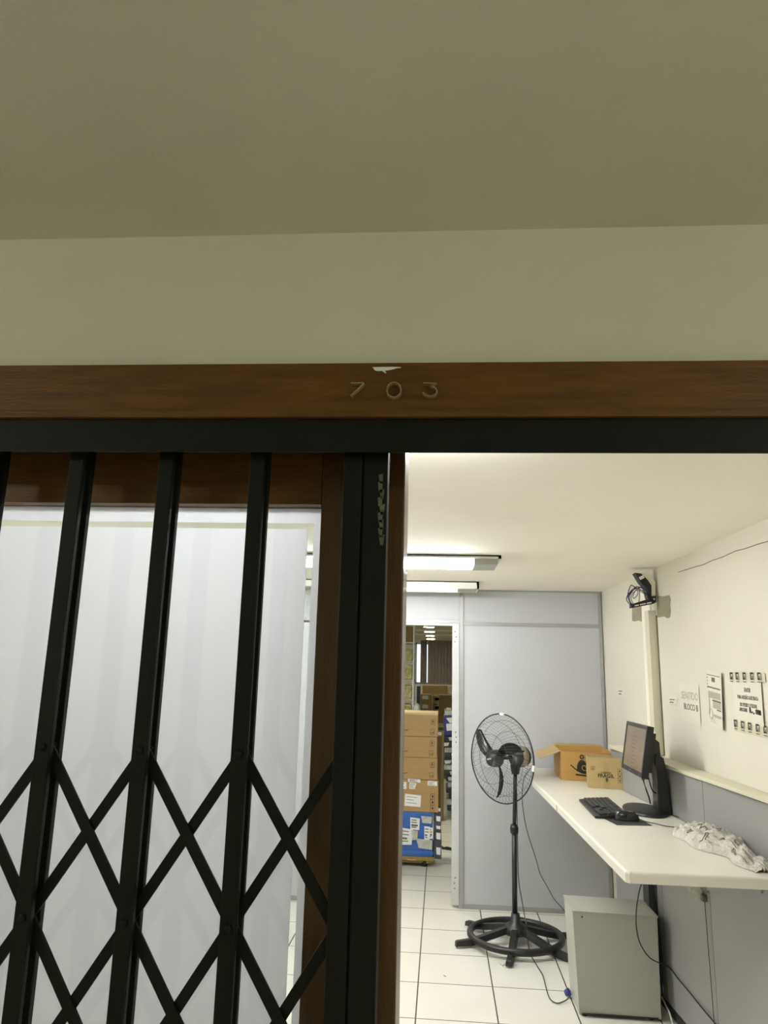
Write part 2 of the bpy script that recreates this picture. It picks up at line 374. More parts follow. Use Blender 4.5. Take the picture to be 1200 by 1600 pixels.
# wooden door frame: header, posts, jambs (varnished)
g = G(); g.box(-1.5, 1.2, YF-.018, 1.17, ZD, 2.136, bev=.003); g.box(-1.5, 1.2, 1.169, YI-.03, 2.075, 2.134)
g.box(-1.5, 1.2, YF-.024, YF-.018, ZD, ZD+.012, bev=.001)
d1 = st(g.out('door_1', M['wood']))
G().box(-.200, XDL, 1.20, YI+.005, 0, 2.076, bev=.003).out('door_post', M['woodv'], d1)
G().box(XDR, XDR+.13, 1.20, YI+.005, 0, 2.076, bev=.003).out('door_post', M['woodv'], d1)
sp = [(582,574),(586,579),(592,580),(597,579.5),(602,583.5),(604,583),(601,579.5),(608,578.5),(615,577),(619,575.5),(627,574.8),(627,574),(612,573.4),(596,573.6)]
G().poly([py(x, y, YF-.0185) for x, y in sp], (0, -.0008, 0)).out('paint_smear', M['white'], d1)

# fixed window with frosted film, left of the door
fr = G(); ZT = 1.925
fr.box(-1.36, -.2, 1.20, 1.245, ZT, 2.076, bev=.002)
fr.box(-1.36, -1.28, 1.20, 1.245, 0, ZT, bev=.002); fr.box(-1.28, -.2, 1.20, 1.245, 0, .12, bev=.002)
w1 = st(fr.out('window_1', M['wood']))
GY = 1.225
G().box(-1.28, -.2, GY, GY+.005, .12, ZT).out('window_pane', M['glass'], w1)
a = py(475, 830, GY+.006); b_ = py(489, 817, GY+.006); c_ = py(470, 827, GY+.006)
xi, xo, zo, zi = py(478, 900, GY+.006).x, py(487, 900, GY+.006).x, py(400, 817.3, GY+.006).z, py(400, 826, GY+.006).z
G().box(-1.22, xi, GY+.006, GY+.0065, .18, zi).out('frosted_film', M['film'], w1)
g = G(); g.box(xo, -.2, GY+.006, GY+.0065, .12, ZT); g.box(-1.28, xo, GY+.006, GY+.0065, zo, ZT)
g.box(-1.28, -1.235, GY+.006, GY+.0065, .12, zo); g.box(-1.28, xo, GY+.006, GY+.0065, .12, .165)
g.out('film_border', M['film'], w1)

# ------------------------------------------------------------ folding security gate
gt = thing('security_gate', 'black steel folding lattice gate half drawn across the doorway on the left', 'gate', (-.6, 1.12, 0))
ZR0 = 1.986
g = G(); g.box(-1.5, 1.2, 1.085, 1.089, 1.985, ZD); g.box(-1.5, 1.2, 1.0885, 1.164, ZD-.004, ZD); g.box(-1.5, 1.2, 1.161, 1.165, 2.014, ZD-.003)
g.out('top_rail', M['steel'], gt)
g = G(); g.box(-1.5, 1.2, 1.10, 1.16, 0, .006); g.out('floor_track', M['steel'], gt)
BS, BX = .1535, -.4465
bxs = [BX + BS*k for k in (-5, -4, -3, -2, -1, 0, 1)]
for x in bxs:
    g = G(); g.box(x-.0135, x+.0115, 1.113, 1.124, .02, 2.03, bev=.0015)
    g.box(x+.006, x+.0105, 1.1115, 1.114, .03, ZR0)
    fb = g.out('front_upright', M['steel'], gt)
    g = G(); g.box(x-.0115, x+.0135, 1.138, 1.150, .02, 2.03, bev=.0015); g.out('rear_upright', M['steel'], gt)
    for k in range(6):
        zz = 1.52 - .239*k
        if zz < .1: continue
        G().lathe([(0, -.003), (.0045, -.002), (.006, 0), (.006, .002), (0, .002)], frame((x-.001, 1.1115, zz), (1, 0, 0), (0, 0, 1)), 10).out('rivet', M['steel'], fb)
def strap(x0, n0, sgn):                     # one flat lattice strap from the pivot (x0, level n0) downwards
    zs, xs = 1.52-.239*n0, x0
    k = 0; n = n0
    while n < 5 and bxs[0]-.01 <= xs+sgn*BS*(k+1) <= -.13: k += 1; n += 1
    if k == 0: return
    X1, Z1 = xs+sgn*BS*k, zs-.239*k
    d = Vector((X1-xs, 0, Z1-zs)).normalized(); p = Vector((-d.z, 0, d.x))*.0082
    A, B = Vector((xs, 0, zs))-d*.008, Vector((X1, 0, Z1))+d*.008
    y0 = 1.1265 if sgn > 0 else 1.1315
    G().poly([A+p+Vector((0, y0, 0)), B+p+Vector((0, y0, 0)), B-p+Vector((0, y0, 0)), A-p+Vector((0, y0, 0))], (0, .004, 0)).out('lattice_strap', M['steel'], gt)
for i, x in enumerate(bxs):
    strap(x, 0, 1)
    if i: strap(x, 0, -1)
for n in (1, 2, 3, 4):
    strap(bxs[0], n, 1)
    strap(-.1395, n, -1) if 1 else None
strap(-.1395, 0, -1)
# lock stile: two channels side by side
g = G(); g.box(-.1505, -.1205, 1.108, 1.152, .02, 2.03, bev=.002)
ls = g.out('lock_stile', M['steel'], gt)
g = G(); g.box(-.1185, -.079, 1.112, 1.156, .02, 2.03, bev=.002); g.out('lock_stile', M['steel'], gt)
g = G(); g.box(-.1215, -.1175, 1.122, 1.14, .02, ZR0); g.out('stile_joint', M['black'], ls)
rr = random.Random(4)
for k in range(9):
    x = -.0895 + rr.uniform(-.0025, .0015); z0 = 1.955-.0125*k
    G().poly([(x-.003, 1.1119, z0), (x+.004+.003*rr.random(), 1.1119, z0+.002), (x+.004, 1.1119, z0-.012-.006*rr.random()), (x-.002*rr.random(), 1.1119, z0-.014)], (0, -.0003, 0)).out('worn_paint', M['scuff'], ls)

# door numerals in relief
def ribbon(pts, wd, dep, base, name, label):
    g = G(); P = [Vector(p) for p in pts]
    for i in range(len(P)-1): pass
    L_, R_ = [], []
    for i, p in enumerate(P):
        a = P[max(i-1, 0)]; b = P[min(i+1, len(P)-1)]; t = (b-a).normalized(); n = Vector((-t.z, 0, t.x))*wd/2
        L_.append(p+n); R_.append(p-n)
    fv, bv = [], []
    for l, r in zip(L_, R_):
        q = (r-l)*.22
        fv.append([g.bm.verts.new(l), g.bm.verts.new(l+q+Vector((0, -dep, 0))), g.bm.verts.new(r-q+Vector((0, -dep, 0))), g.bm.verts.new(r)])
    for A, B in zip(fv, fv[1:]):
        for j in range(3): g.bm.faces.new((A[j], A[j+1], B[j+1], B[j]))
        g.bm.faces.new((A[3], A[0], B[0], B[3]))
    g.bm.faces.new(fv[0]); g.bm.faces.new(fv[-1][::-1])
    return tag(g.out(name, M['bronze'], None, org=base), label, 'door number', 'numerals on the door header')
YN = YF-.0185
def pn(x, y): p = py(x, y, YN); return (p.x, YN, p.z)
s7 = [pn(*p) for p in ((549,601.5),(558,601.8),(568,601))] + [pn(569.5, 602), pn(560, 611), pn(549, 621)]
ribbon(s7, .0028, .009, pn(559, 611), 'door_numeral', 'bronze numeral 7, the left one of three on the wooden header')
c0 = Vector(pn(616, 612)); c1 = Vector(pn(627, 612)); c2 = Vector(pn(616, 600.5))
rx, rz = (c1-c0).length, abs(c2.z-c0.z)
ribbon([(c0.x+rx*math.cos(t), YN, c0.z+rz*math.sin(t)) for t in [2*PI*k/36 for k in range(37)]], .0028, .009, tuple(c0), 'door_numeral', 'bronze numeral 0, the middle one of three on the wooden header')
s3 = [pn(*p) for p in ((661,601.5),(670,601.8),(681,602),(672,606.5),(676,607),(681,609.5),(683,614),(681,618.5),(676,621.5),(671,622),(665,620),(661,616))]
ribbon(s3, .0028, .009, pn(672, 612), 'door_numeral', 'bronze flat-topped numeral 3, the right one of three on the wooden header')

# ------------------------------------------------------------ lamps
def room_lamp(y0, y1, label, x1=.35, length=1.28, drop=.036, deep=.016, tm_='tube'):
    x0 = x1-length; t = thing('ceiling_light', label, 'ceiling light', ((x0+x1)/2, (y0+y1)/2, ZC), 'fluorescent lights on the room ceiling')
    yc = (y0+y1)/2; z = ZC-.002
    g = G()
    for a, b in ((y0, y0+.02), (y1-.02, y1)): g.box(x0, x1, a, b, z-deep, z)
    for a, b in ((x0, x0+.015), (x1-.015, x1)): g.box(a, b, y0, y1, z-deep, z)
    g.box(x0, x1, y0, y1, z-.006, z); g.out('housing', M['lampw'], t)
    for a, b in ((x1-.145, x1-.016), (x0+.016, x0+.145)): G().box(a, b, y0+.02, y1-.02, z-.045, z-.006, bev=.004).out('end_cover', M['lampg'], t)
    for yy in (y0+.09, y1-.09):
        G().tube([(x0+.15, yy, z-drop), (x1-.15, yy, z-drop)], .013, 10).out('tube', M[tm_], t)
    return t
room_lamp(1.53, 1.82, 'fluorescent ceiling light nearest the door, only its far edge in view', drop=.06, tm_='tubem')
room_lamp(3.87, 4.17, 'added fluorescent ceiling light on the left side of the room, hidden behind the frosted window', x1=-1.12)  # unseen lamp added to brighten the lower part of the frosted film
room_lamp(3.87, 4.17, 'wide fluorescent ceiling light, middle of the row of three')
room_lamp(5.06, 5.34, 'fluorescent ceiling light closest to the back partition', .30, drop=.022, deep=.05, tm_='tubed')
for i, (y0, y1, wd, lb) in enumerate(((10.44, 10.54, .17, 'thin'), (11.70, 11.95, .18, 'b'), (13.15, 13.36, .17, 'c'), (14.5, 14.75, .18, 'd'))):
    lab = ('small ceiling lamp in the store room, nearest and faintest of four', 'small bright ceiling lamp in the store room, second of four',
           'small bright ceiling lamp in the store room, third of four', 'small bright ceiling lamp in the store room, farthest, above the curtain')[i]
    for j, xc in enumerate((-.10, -2.0, 1.9)):
        if j:
            if i % 2: continue
        t = thing('ceiling_light', lab if not j else 'store room ceiling lamp out of view, %s side, %s row' % (('left', 'right')[j-1], ('nearest', '', 'rear')[i]), 'ceiling light', (xc, (y0+y1)/2, ZC), 'lamps on the store room ceiling' if not j else 'hidden lamps of the store room')
        G().box(xc-wd/2, xc+wd/2, y0, y1, ZC-.012, ZC+.01).out('housing', M['lampw'], t)
        G().box(xc-wd/2+.015, xc+wd/2-.015, y0+.02, y1-.02, ZC-.018, ZC-.012, bev=.002).out('diffuser', M['tube2'], t)
# extra store lamp between, above the parcels just behind the partition
t = thing('ceiling_light', 'store room ceiling lamp just behind the partition, out of view', 'ceiling light', (-1.1, 7.4, ZC), 'hidden lamps of the store room')
G().box(-1.7, -.5, 7.3, 7.5, ZC-.012, ZC+.01).out('housing', M['lampw'], t)
G().box(-1.68, -.52, 7.32, 7.48, ZC-.03, ZC-.012, bev=.004).out('diffuser', M['tube2'], t)
for xc, lb in ((1.9, 'corridor ceiling lamp to the right, behind the viewer'), (-2.3, 'corridor ceiling lamp to the left, behind the viewer')):
    t = thing('corridor_light', lb, 'ceiling light', (xc, -.35, ZH))
    G().box(xc-.3, xc+.3, -.5, -.2, ZH-.012, ZH).out('housing', M['lampw'], t)
    G().lathe([(.0, -.10), (.07, -.095), (.125, -.07), (.14, -.045), (.14, -.02), (.13, -.013), (0, -.012)], Matrix.Translation((xc, -.35, ZH)), 28).out('diffuser', M['tube3'], t)

# ------------------------------------------------------------ worktop
CZ = .97
g = G(); CT = .038
P = [pz(831, 1218, CZ), pz(978, 1362, CZ)]
lx = lambda Y: P[0].x + (P[1].x-P[0].x)*(Y-P[0].y)/(P[1].y-P[0].y)
Y0, Y1 = P[1].y, YB-.008
YK = 4.97
out_ = [(lx(Y0)+.012, Y0), (dx(Y0)-.001, Y0-.004), (dx(4.88)-.001, 4.88), (wx(4.885)-.003, 4.885), (wx(Y1)-.003, Y1), (py(834, 1201, Y1).x, Y1), (lx(YK), YK), (lx(Y0), Y0+.012)]
b = g.bm
top = [b.verts.new((x, y, CZ)) for x, y in out_]; f = b.faces.new(top)
r_ = bmesh.ops.extrude_face_region(b, geom=[f]); bmesh.ops.translate(b, verts=[v for v in r_['geom'] if isinstance(v, bmesh.types.BMVert)], vec=(0, 0, -CT))
es = [e for e in b.edges if abs(e.verts[0].co.z-CZ) < 1e-5 and abs(e.verts[1].co.z-CZ) < 1e-5]
bmesh.ops.bevel(b, geom=es, offset=.009, segments=3, profile=.5, affect='EDGES')
ct = tag(g.out('worktop', M['counter'], None, org=(.95, 4.2, 0)), 'long cream laminate wall counter running along the low grey wall', 'counter')
q = pz(866, 1256, CZ); G().box(-.0015, .0008, -.002, .002, -CT+.003, -.006, Matrix.Translation((lx(q.y), q.y, CZ))).out('edge_joint', M['inkg'], ct)
for yy in (3.55, 4.7):
    g = G().poly([(dx(yy)-.001, yy, CZ-CT), (dx(yy)-.30, yy, CZ-CT), (dx(yy)-.001, yy, CZ-CT-.22)], (0, .018, 0)); g.out('bracket', M['dado'], ct)

# ------------------------------------------------------------ things on the worktop
def openbox(name, label, cat, corner, ux, L_, W_, H_, mats, flaps, mark=None, group=None, wall=.005):
    """open carton: corner = front left bottom, ux = direction of the front edge, L front length, W depth"""
    ux = Vector(ux).normalized(); uy = Vector((-ux.y, ux.x, 0)); M4 = frame(corner, ux, uy)
    t = thing(name, label, cat, tuple(corner), group)
    g = G(); g.box(0, L_, 0, W_, 0, wall, M4)
    g.box(0, L_, 0, wall, wall, H_, M4); g.box(0, L_, W_-wall, W_, wall, H_, M4)
    g.box(0, wall, wall, W_-wall, wall, H_, M4); g.box(L_-wall, L_, wall, W_-wall, wall, H_, M4)
    g.out('body', mats[0], t)
    for side, ln, ang in flaps:
        c, s_ = math.cos(ang), math.sin(ang); h = Vector((0, 0, H_))
        if side == 'left': q = [Vector((0, 0, H_)), Vector((0, W_, H_))]; d = Vector((-s_, 0, c))
        if side == 'right': q = [Vector((L_, 0, H_)), Vector((L_, W_, H_))]; d = Vector((s_, 0, c))
        if side == 'back': q = [Vector((0, W_, H_)), Vector((L_, W_, H_))]; d = Vector((0, s_, c))
        if side == 'front': q = [Vector((0, 0, H_)), Vector((L_, 0, H_))]; d = Vector((0, -s_, c))
        pts = [M4 @ q[0], M4 @ q[1], M4 @ (q[1]+d*ln), M4 @ (q[0]+d*ln)]
        n = (pts[1]-pts[0]).cross(pts[2]-pts[0]).normalized()*.003
        G().poly(pts, n).out('flap', mats[1], t)
    return t, M4
# large open carton
c1 = pz(877, 1219, CZ); c1b = pz(918, 1222, CZ); ux = Vector((1, -.05, 0))
t1, B1 = openbox('cardboard_box', 'large open ochre cardboard box with black printed emblem and raised flaps on the counter', 'box', (c1.x, c1.y, CZ+.001), ux, .335, .42, .178, (M['card2'], M['card3']), (('left', .145, 1.95), ('back', .12, 1.55), ('right', .06, 2.2)))
g = G()   # printed emblem: small ring, dark dome with a curl, smile line and bar
def fr1(x, z): return B1 @ Vector((x, -.0012, z))
def disc(g, cx, cz, r, F, n=24, z1=None, th=None): g.poly([F(cx+r*math.cos(2*PI*k/n), cz+r*math.sin(2*PI*k/n)) for k in range(n)], (0, -.0004, 0))
cx, cz = .137, .085
g.tube([fr1(cx-.002+.011*math.cos(t), cz+.063+.011*math.sin(t)) for t in [2*PI*k/16 for k in range(16)]], .0035, 6, closed=True)
dome = [fr1(cx+.034*math.cos(t)-.002, cz-.012+.056*math.sin(t)) for t in [PI*k/20 for k in range(21)]] + [fr1(cx-.035, cz-.028), fr1(cx+.02, cz-.036)]
g.poly(dome[::-1], (0, -.0004, 0))
g.tube([fr1(cx-.075+.007*k, cz+.012-.05*math.sin(min(1, k/14)*PI*.55)) for k in range(20)], .0035, 6)
g.poly([fr1(cx-.045, cz-.052), fr1(cx+.028, cz-.058), fr1(cx+.028, cz-.048), fr1(cx-.045, cz-.042)], (0, -.0004, 0))
g.out('emblem', M['ink'], t1)
g = G(); g.tube([B1 @ Vector((cx+.012+(.008+.001*k)*math.cos(k*.45), -.0025, cz-.002+(.008+.001*k)*math.sin(k*.45))) for k in range(14)], .0022, 6); g.out('emblem_curl', M['card2'], t1)
# small fragile carton
c2 = pz(919, 1231, CZ); c2b = pz(979, 1234.5, CZ)
t2, B2 = openbox('cardboard_box', 'small open tan cardboard box printed with a fragile warning, behind the keyboard', 'box', (c2.x, c2.y, CZ+.001), (c2b-c2), (c2b-c2).length, .17, .178, (M['card3'], M['card3']), ())
def fr2(x, z): return B2 @ Vector((x, -.0012, z))
def tm(B, x, z, rot=0): return B @ Matrix.Translation((x, -.0022, z)) @ Matrix.Rotation(PI/2, 4, 'X') @ Matrix.Rotation(rot, 4, 'Z')
W2 = (c2b-c2).length
G().text('FRÁGIL', .030, tm(B2, W2*.48, .073), bold=.0004).text('CUIDADO', .013, tm(B2, W2*.48, .092), bold=.0002).text('8', .030, tm(B2, W2*.5, .050), bold=.0006).out('printing', M['ink'], t2)
g = G()
def rect(g, F, x0, x1, z0, z1, r=.0009):
    for a, b in (((x0, z0), (x1, z0)), ((x1, z0), (x1, z1)), ((x1, z1), (x0, z1)), ((x0, z1), (x0, z0))): g.tube([F(*a), F(*b)], r, 4)
rect(g, fr2, W2*.09, W2*.19, .105, .125)
rect(g, fr2, W2*.79, W2*.89, .038, .118); rect(g, fr2, W2*.79, W2*.89, .062, .090)
for zz in (.05, .075, .104): g.poly([fr2(W2*.82, zz-.005), fr2(W2*.86, zz-.005), fr2(W2*.86, zz+.004), fr2(W2*.84, zz+.008), fr2(W2*.82, zz+.004)][::-1], (0, -.0004, 0))
g.poly([fr2(W2*.12, .109), fr2(W2*.16, .109), fr2(W2*.14, .121)][::-1], (0, -.0004, 0))
g.out('handling_symbols', M['inkb'], t2)
G().poly([fr2(W2*.42, .001), fr2(W2*.56, .001), fr2(W2*.56, .154), fr2(W2*.42, .154)], (0, .0008, 0)).out('packing_tape', M['tapeb'], t2)
# dark slab standing behind it at the right
q = pz(983, 1236, CZ)
tag(G().box(q.x+.018, q.x+.08, q.y+.02, q.y+.19, CZ+.0005, CZ+.12, bev=.004).out('adapter_box', M['dgrey'], None, org=(q.x+.04, q.y+.1, CZ)), 'dark plastic block standing right of the small fragile box', 'box')

# keyboard
k0, k1, k2, k3 = pz(905, 1248, CZ+.012), pz(950, 1245, CZ+.012), pz(979, 1271, CZ+.012), pz(943, 1278, CZ+.012)
e1 = (k3-k0); KL = .47; ky = Vector((-.03, -1, 0)).normalized(); kxx = Vector((1, -.03, 0)).normalized()
KB = frame((.786, 4.215, CZ+.001), ky, kxx)           # local x runs towards the viewer, local y to the right, z up?
if KB[2][2] < 0: KB = frame((.786, 4.215, CZ+.001), ky, kxx) @ Matrix.Scale(-1, 4, (0, 0, 1))
kb = thing('keyboard', 'black computer keyboard lying lengthwise on the cream counter', 'keyboard', (.86, 3.98, CZ))
W_ = .155
b = G(); pr = [(0, 0), (W_, 0), (W_, .026), (W_-.02, .024), (.02, .012), (0, .010)]
b.poly([KB @ Vector((0, y, z)) for y, z in pr], KB.to_3x3() @ Vector((KL, 0, 0))).out('case', M['black'], kb)
b = G(); c = G()
rows = 6
for r in range(rows):
    y = .024 + r*.0208 + (.004 if r == 5 else 0); z = .0135+.0105*(y/W_)
    segs = []
    x = .012
    rr = random.Random(r)
    widths = ([.017]*15 if r != 0 else [.024, .022, .022, .108, .022, .022, .024])
    if r == 1: widths = [.042]+[.017]*10+[.05]
    if r == 2: widths = [.032]+[.017]*11+[.038]
    if r == 3: widths = [.028]+[.017]*12+[.024]
    if r == 5: widths = [.017, 0.018, .017, .017, .017, .017, .012, .017, .017, .017, .017, .012, .017, .017, .017, .017]
    for wd in widths:
        if x+wd > .298: break
        b.box(x, x+wd, y, y+.0168, z, z+.006, KB, bev=.0012); x += wd+.0022
    for nx in (.31, .3295, .349):
        if r in (1,) and nx != .3295: continue
        if r == 2: continue
        b.box(nx, nx+.017, y, y+.0168, z, z+.006, KB, bev=.0012)
    for nx in (.378, .3975, .417, .4365):
        if r == 5: continue
        b.box(nx, nx+.017, y, y+.0168, z, z+.006, KB, bev=.0012)
o = b.out('keys', M['dgrey'], kb); o['kind'] = 'stuff'
# mouse pad and mouse
pp = [pz(937, 1276, CZ), pz(964, 1289.5, CZ), pz(1019, 1290.5, CZ), pz(990, 1275, CZ)]
tag(G().poly([(p.x, p.y, CZ+.0004) for p in pp], (0, 0, .0018)).out('mouse_pad', M['dgrey'], None, org=((pp[0]+pp[2])/2)), 'thin dark grey mouse pad under the mouse, beside the keyboard', 'mouse pad')
ms = thing('mouse', 'glossy black corded computer mouse on the dark pad', 'mouse', (.915, 3.72, CZ+.0025))
mo = Matrix.Translation((.915, 3.72, CZ+.0025)) @ Matrix.Rotation(-.12, 4, 'Z')
def mshape(u, v):
    a = 2*PI*u; ph = v*PI/2; 
    r = math.cos(ph)**.55; x = .058*r*math.cos(a)*(1.0); y = .031*r*math.sin(a)*(1-.12*math.cos(a)); z = .043*math.sin(ph)**.8*(1-.18*math.cos(a)*r)
    return mo @ Vector((x, y, z))
G().grid(mshape, 28, 8, wrap=True).out('shell', M['blackg'], ms)
G().lathe([(0, -.003), (.007, -.003), (.009, 0), (.007, .003), (0, .003)], mo @ frame((.034, 0, .030), (1, 0, 0), (0, 0, 1)), 16).out('wheel', M['rubber'], ms)
cp = [mo @ Vector((.056, 0, .008))] + [pz(x, y, CZ+.005) for x, y in ((1012,1284.5),(1025,1287),(1042,1291),(1060,1292.5),(1074,1291),(1079,1286),(1073,1281),(1058,1276),(1044,1272))]
G().tube(smooth_path(cp, 6), .0021, 6).out('cord', M['black'], ms)

# monitor on its stand
mn = thing('monitor', 'black flat computer monitor with a dim brownish screen on a tall stand', 'monitor', (1.10, 3.98, CZ))
Yn, Yf = 3.76, 4.20
TL = py(978.5, 1126, Yf); TR = py(1012, 1134.5, Yn); BL = py(971, 1199, Yf); BR = py(1001.5, 1216, Yn)
X_ = (TR-TL + BR-BL)/2; Z_ = (TL-BL + TR-BR)/2; ctr = (TL+TR+BL+BR)/4
MF = frame(ctr, X_, Z_)                    # local x towards the viewer, y up, z out of the screen face
if (MF.to_3x3() @ Vector((0, 0, 1))).x > 0: MF = MF @ Matrix.Scale(-1, 4, (0, 0, 1))
HW, HH = X_.length/2, Z_.length/2
g = G(); BZ = .019
g.box(-HW, HW, HH-BZ, HH, -.034, 0, MF, bev=.003); g.box(-HW, HW, -HH, -HH+BZ+.004, -.034, 0, MF, bev=.003)
g.box(-HW, -HW+BZ, -HH+.01, HH-.01, -.034, 0, MF, bev=.003); g.box(HW-BZ, HW, -HH+.01, HH-.01, -.034, 0, MF, bev=.003)
g.box(-HW+.01, HW-.01, -HH+.01, HH-.01, -.036, -.006, MF)
g.poly([MF @ Vector(p) for p in ((-HW+.03, -HH+.03, -.036), (HW-.03, -HH+.03, -.036), (HW-.03, HH-.03, -.036), (-HW+.03, HH-.03, -.036))], MF.to_3x3() @ Vector((0, 0, -.018)))
g.out('housing', M['black'], mn)
G().box(-HW+BZ, HW-BZ, -HH+BZ+.004, HH-BZ, -.006, -.0035, MF).out('screen', M['screen'], mn)
g = G(); g.box(-.03, -.018, -HH+.008, -HH+.015, 0, .001, MF); g.box(HW-.05, HW-.046, -HH+.008, -HH+.012, 0, .001, MF); g.out('badge', M['lampg'], mn)
g = G(); rr = random.Random(3)              # faint page shown on the screen
for k in range(9):
    yy = HH*.45-k*.019; xx = rr.uniform(-.07, -.02)
    g.box(xx, xx+rr.uniform(.05, .12), yy, yy+.0035, -.0034, -.003, MF)
g.out('screen_text', M['inkb'], mn)
# stand: oval foot, rising neck, hinge
BC = Vector((1.075, 3.99, CZ+.001))
g = G(); n = 40
g.lathe([(0, 0), (1, 0), (1.0, .006), (.96, .011), (.6, .017), (.3, .020), (0, .021)], Matrix.Translation(BC) @ Matrix.Diagonal((.105, .185, 1, 1)), 40)
g.out('foot', M['black'], mn)
nk0, nk1 = py(1032, 1266, 3.95), py(1031, 1165, 3.95)
g = G(); cx0 = 1.135
prof_ = [(1.118, CZ+.004), (1.185, CZ+.004), (1.182, CZ+.05), (1.170, 1.14), (1.163, 1.215), (1.158, 1.24), (1.130, 1.26), (1.118, 1.24), (1.122, 1.12)]
g.poly([(x, 3.91, z) for x, z in prof_], (0, .09, 0)); g.out('neck', M['black'], mn)
g = G(); g.poly([(1.118, 3.925, 1.20), (1.150, 3.925, 1.20), (1.146, 3.925, 1.315), (1.120, 3.925, 1.335), (1.112, 3.925, 1.32)], (0, .06, 0)); g.out('neck_slider', M['blackg'], mn)
bk = MF @ Vector((0, 0, -.05)); g = G(); g.tube([bk, Vector((1.135, 3.955, 1.27))], [.032, .028], 12); g.out('hinge', M['black'], mn)
vs_ = MF @ Vector((.03, -HH+.03, -.04))
g = G(); pth = smooth_path([vs_, pz(1006, 1222, CZ+.12), py(1009, 1232, 3.9), py(1014, 1246, 3.93), Vector(py(1016, 1255, 4.02))], 6)
g.tube(pth, .0035, 8); g.tube([vs_, vs_+(pth[5]-vs_)*.9], .009, 8); g.out('video_cable', M['black'], mn)
vs2 = MF @ Vector((.12, -HH+.04, -.045))
G().tube(smooth_path([vs2, py(1018, 1232, 3.92), py(1025, 1240, 3.95)], 6), .003, 8).out('power_cable', M['black'], mn)
# plastic bag
bgc = [(1080,1304),(1087,1298),(1100,1302),(1112,1296),(1120,1297),(1145,1312),(1152,1316),(1178,1330),(1200,1343),(1230,1352),(1235,1362),(1200,1360.5),(1145,1357),(1136,1353),(1120,1344),(1098,1330),(1086,1318)]
bg = thing('plastic_bag', 'crumpled white printed plastic bag folded on the counter near its front edge', 'bag', (1.16, 3.15, CZ))
rb = random.Random(8)
b0, b1 = Vector((1.135, 3.50, CZ)), Vector((1.19, 2.86, CZ))
ax = (b1-b0); L1 = ax.length; ax.normalize(); sd = Vector((-ax.y, ax.x, 0))
def bagf(side):
    def f(u, v):
        wv = .055 + .055*math.sin(PI*min(1, u*1.3+.12)) + .012*math.sin(u*17)
        hh = (.050*math.sin(PI*min(1, max(0, u*1.0+.12)))**.7 + .012)*(math.cos((v-.5)*PI)**.6 if abs(v-.5) < .499 else 0)
        cr = .006*math.sin(u*38+v*9)+.004*math.sin(v*31-u*12)+.003*math.sin(u*80+v*40)
        off = (v-.5)*2*wv
        p = b0 + ax*(u*L1) + sd*off*(1 if 1 else 0)
        return Vector((p.x, p.y, CZ+.002+max(0, hh + (cr if hh > .01 else 0)*1.3)))
    return f
g = G(); g.grid(bagf(0), 46, 22); g.out('bag_film', M['bag'], bg)
g = G()
for k in range(9):                          # dark printed squiggles and crease marks
    u0 = .05+.08*k; v0 = .35+.2*math.sin(k*2.1)
    g.tube([bagf(0)(u0+.055*j/7, v0+.07*math.sin(j*.9+k))+Vector((0, 0, .002)) for j in range(8)], .0022, 4)
g.out('printing', M['inkg'], bg)

# ------------------------------------------------------------ under the worktop
g = thing('steel_cabinet', 'light grey metal box cabinet standing on the tiles under the counter', 'cabinet', (.91, 4.15, 0))
G().poly([(.722, 4.04, .012), (1.112, 4.03, .012), (1.118, 4.03, .470), (.703, 4.04, .475)], (0, .25, 0)).out('body', M['cabinet'], g)
G().poly([(.700, 4.032, .4705), (1.121, 4.022, .4655), (1.121, 4.285, .4655), (.700, 4.295, .4705)], (0, 0, .006)).out('lid', M['cabinet'], g)
for x in (.75, 1.07):
    for y in (4.06, 4.25): G().lathe([(0, 0), (.014, 0), (.014, .012), (0, .012)], Matrix.Translation((x, y, 0)), 12).out('foot', M['rubber'], g)
for x in (.748, 1.078): G().lathe([(0, 0), (.004, 0), (.004, .003), (0, .003)], frame((x, 4.035, .450), (1, 0, 0), (0, 0, 1)), 8).out('screw', M['ink'], g)
G().box(.735, 1.10, 4.028, 4.036, .012, .018).out('painted_shade_strip', M['black'], g)  # black strip standing in for the shade along the cabinet's bottom edge
# cables and fittings on the low wall
q0 = pl(1020, 1374, DA, DB)
def dwp(x, y, o=.006): return pl(x, y, (DA[0]-o, DA[1]), (DB[0]-o, DB[1]))
a, b2 = dwp(1017, 1378), dwp(1020, 1440)
tag(G().box(a.x-.028, a.x+.004, a.y-.05, a.y+.06, .09, CZ-CT-.001, bev=.002).out('cable_duct', M['dgrey'], None, org=(a.x-.012, a.y, .09)), 'dark vertical cable duct on the low wall under the counter', 'cable duct')
tag(G().tube(smooth_path([dwp(1024, 1370, .03), dwp(1026, 1400, .02), dwp(1028, 1440, .015), dwp(1030, 1480, .012), dwp(1033, 1530, .012), pz(1036, 1570, .01)], 6), .004, 8).out('hanging_cable', M['black'], None, org=tuple(a)), 'thick black cable hanging behind the grey cabinet', 'cable')
cab = [(1006, 1372, 3.75), (999, 1392, 3.8), (994.5, 1420, 3.85), (994, 1445, 3.9), (998, 1468, 3.9), (1006, 1485, 3.92), (1016, 1497, 3.93), (1029, 1504, 3.95)]
pth = [py(*c) for c in cab] + [dwp(x, y, .01) for x, y in ((1044, 1510), (1060, 1530), (1077, 1550), (1097, 1575), (1118, 1600), (1135, 1622))]
tag(G().tube(smooth_path(pth, 6), .003, 7).out('power_cord', M['black'], None, org=tuple(pth[0])), 'thin black cord looping in front of the cabinet and down the low wall', 'cable')
pth = [pz(x, y, .05) for x, y in ((1034, 1558), (1041, 1572), (1047, 1585), (1052, 1604))]
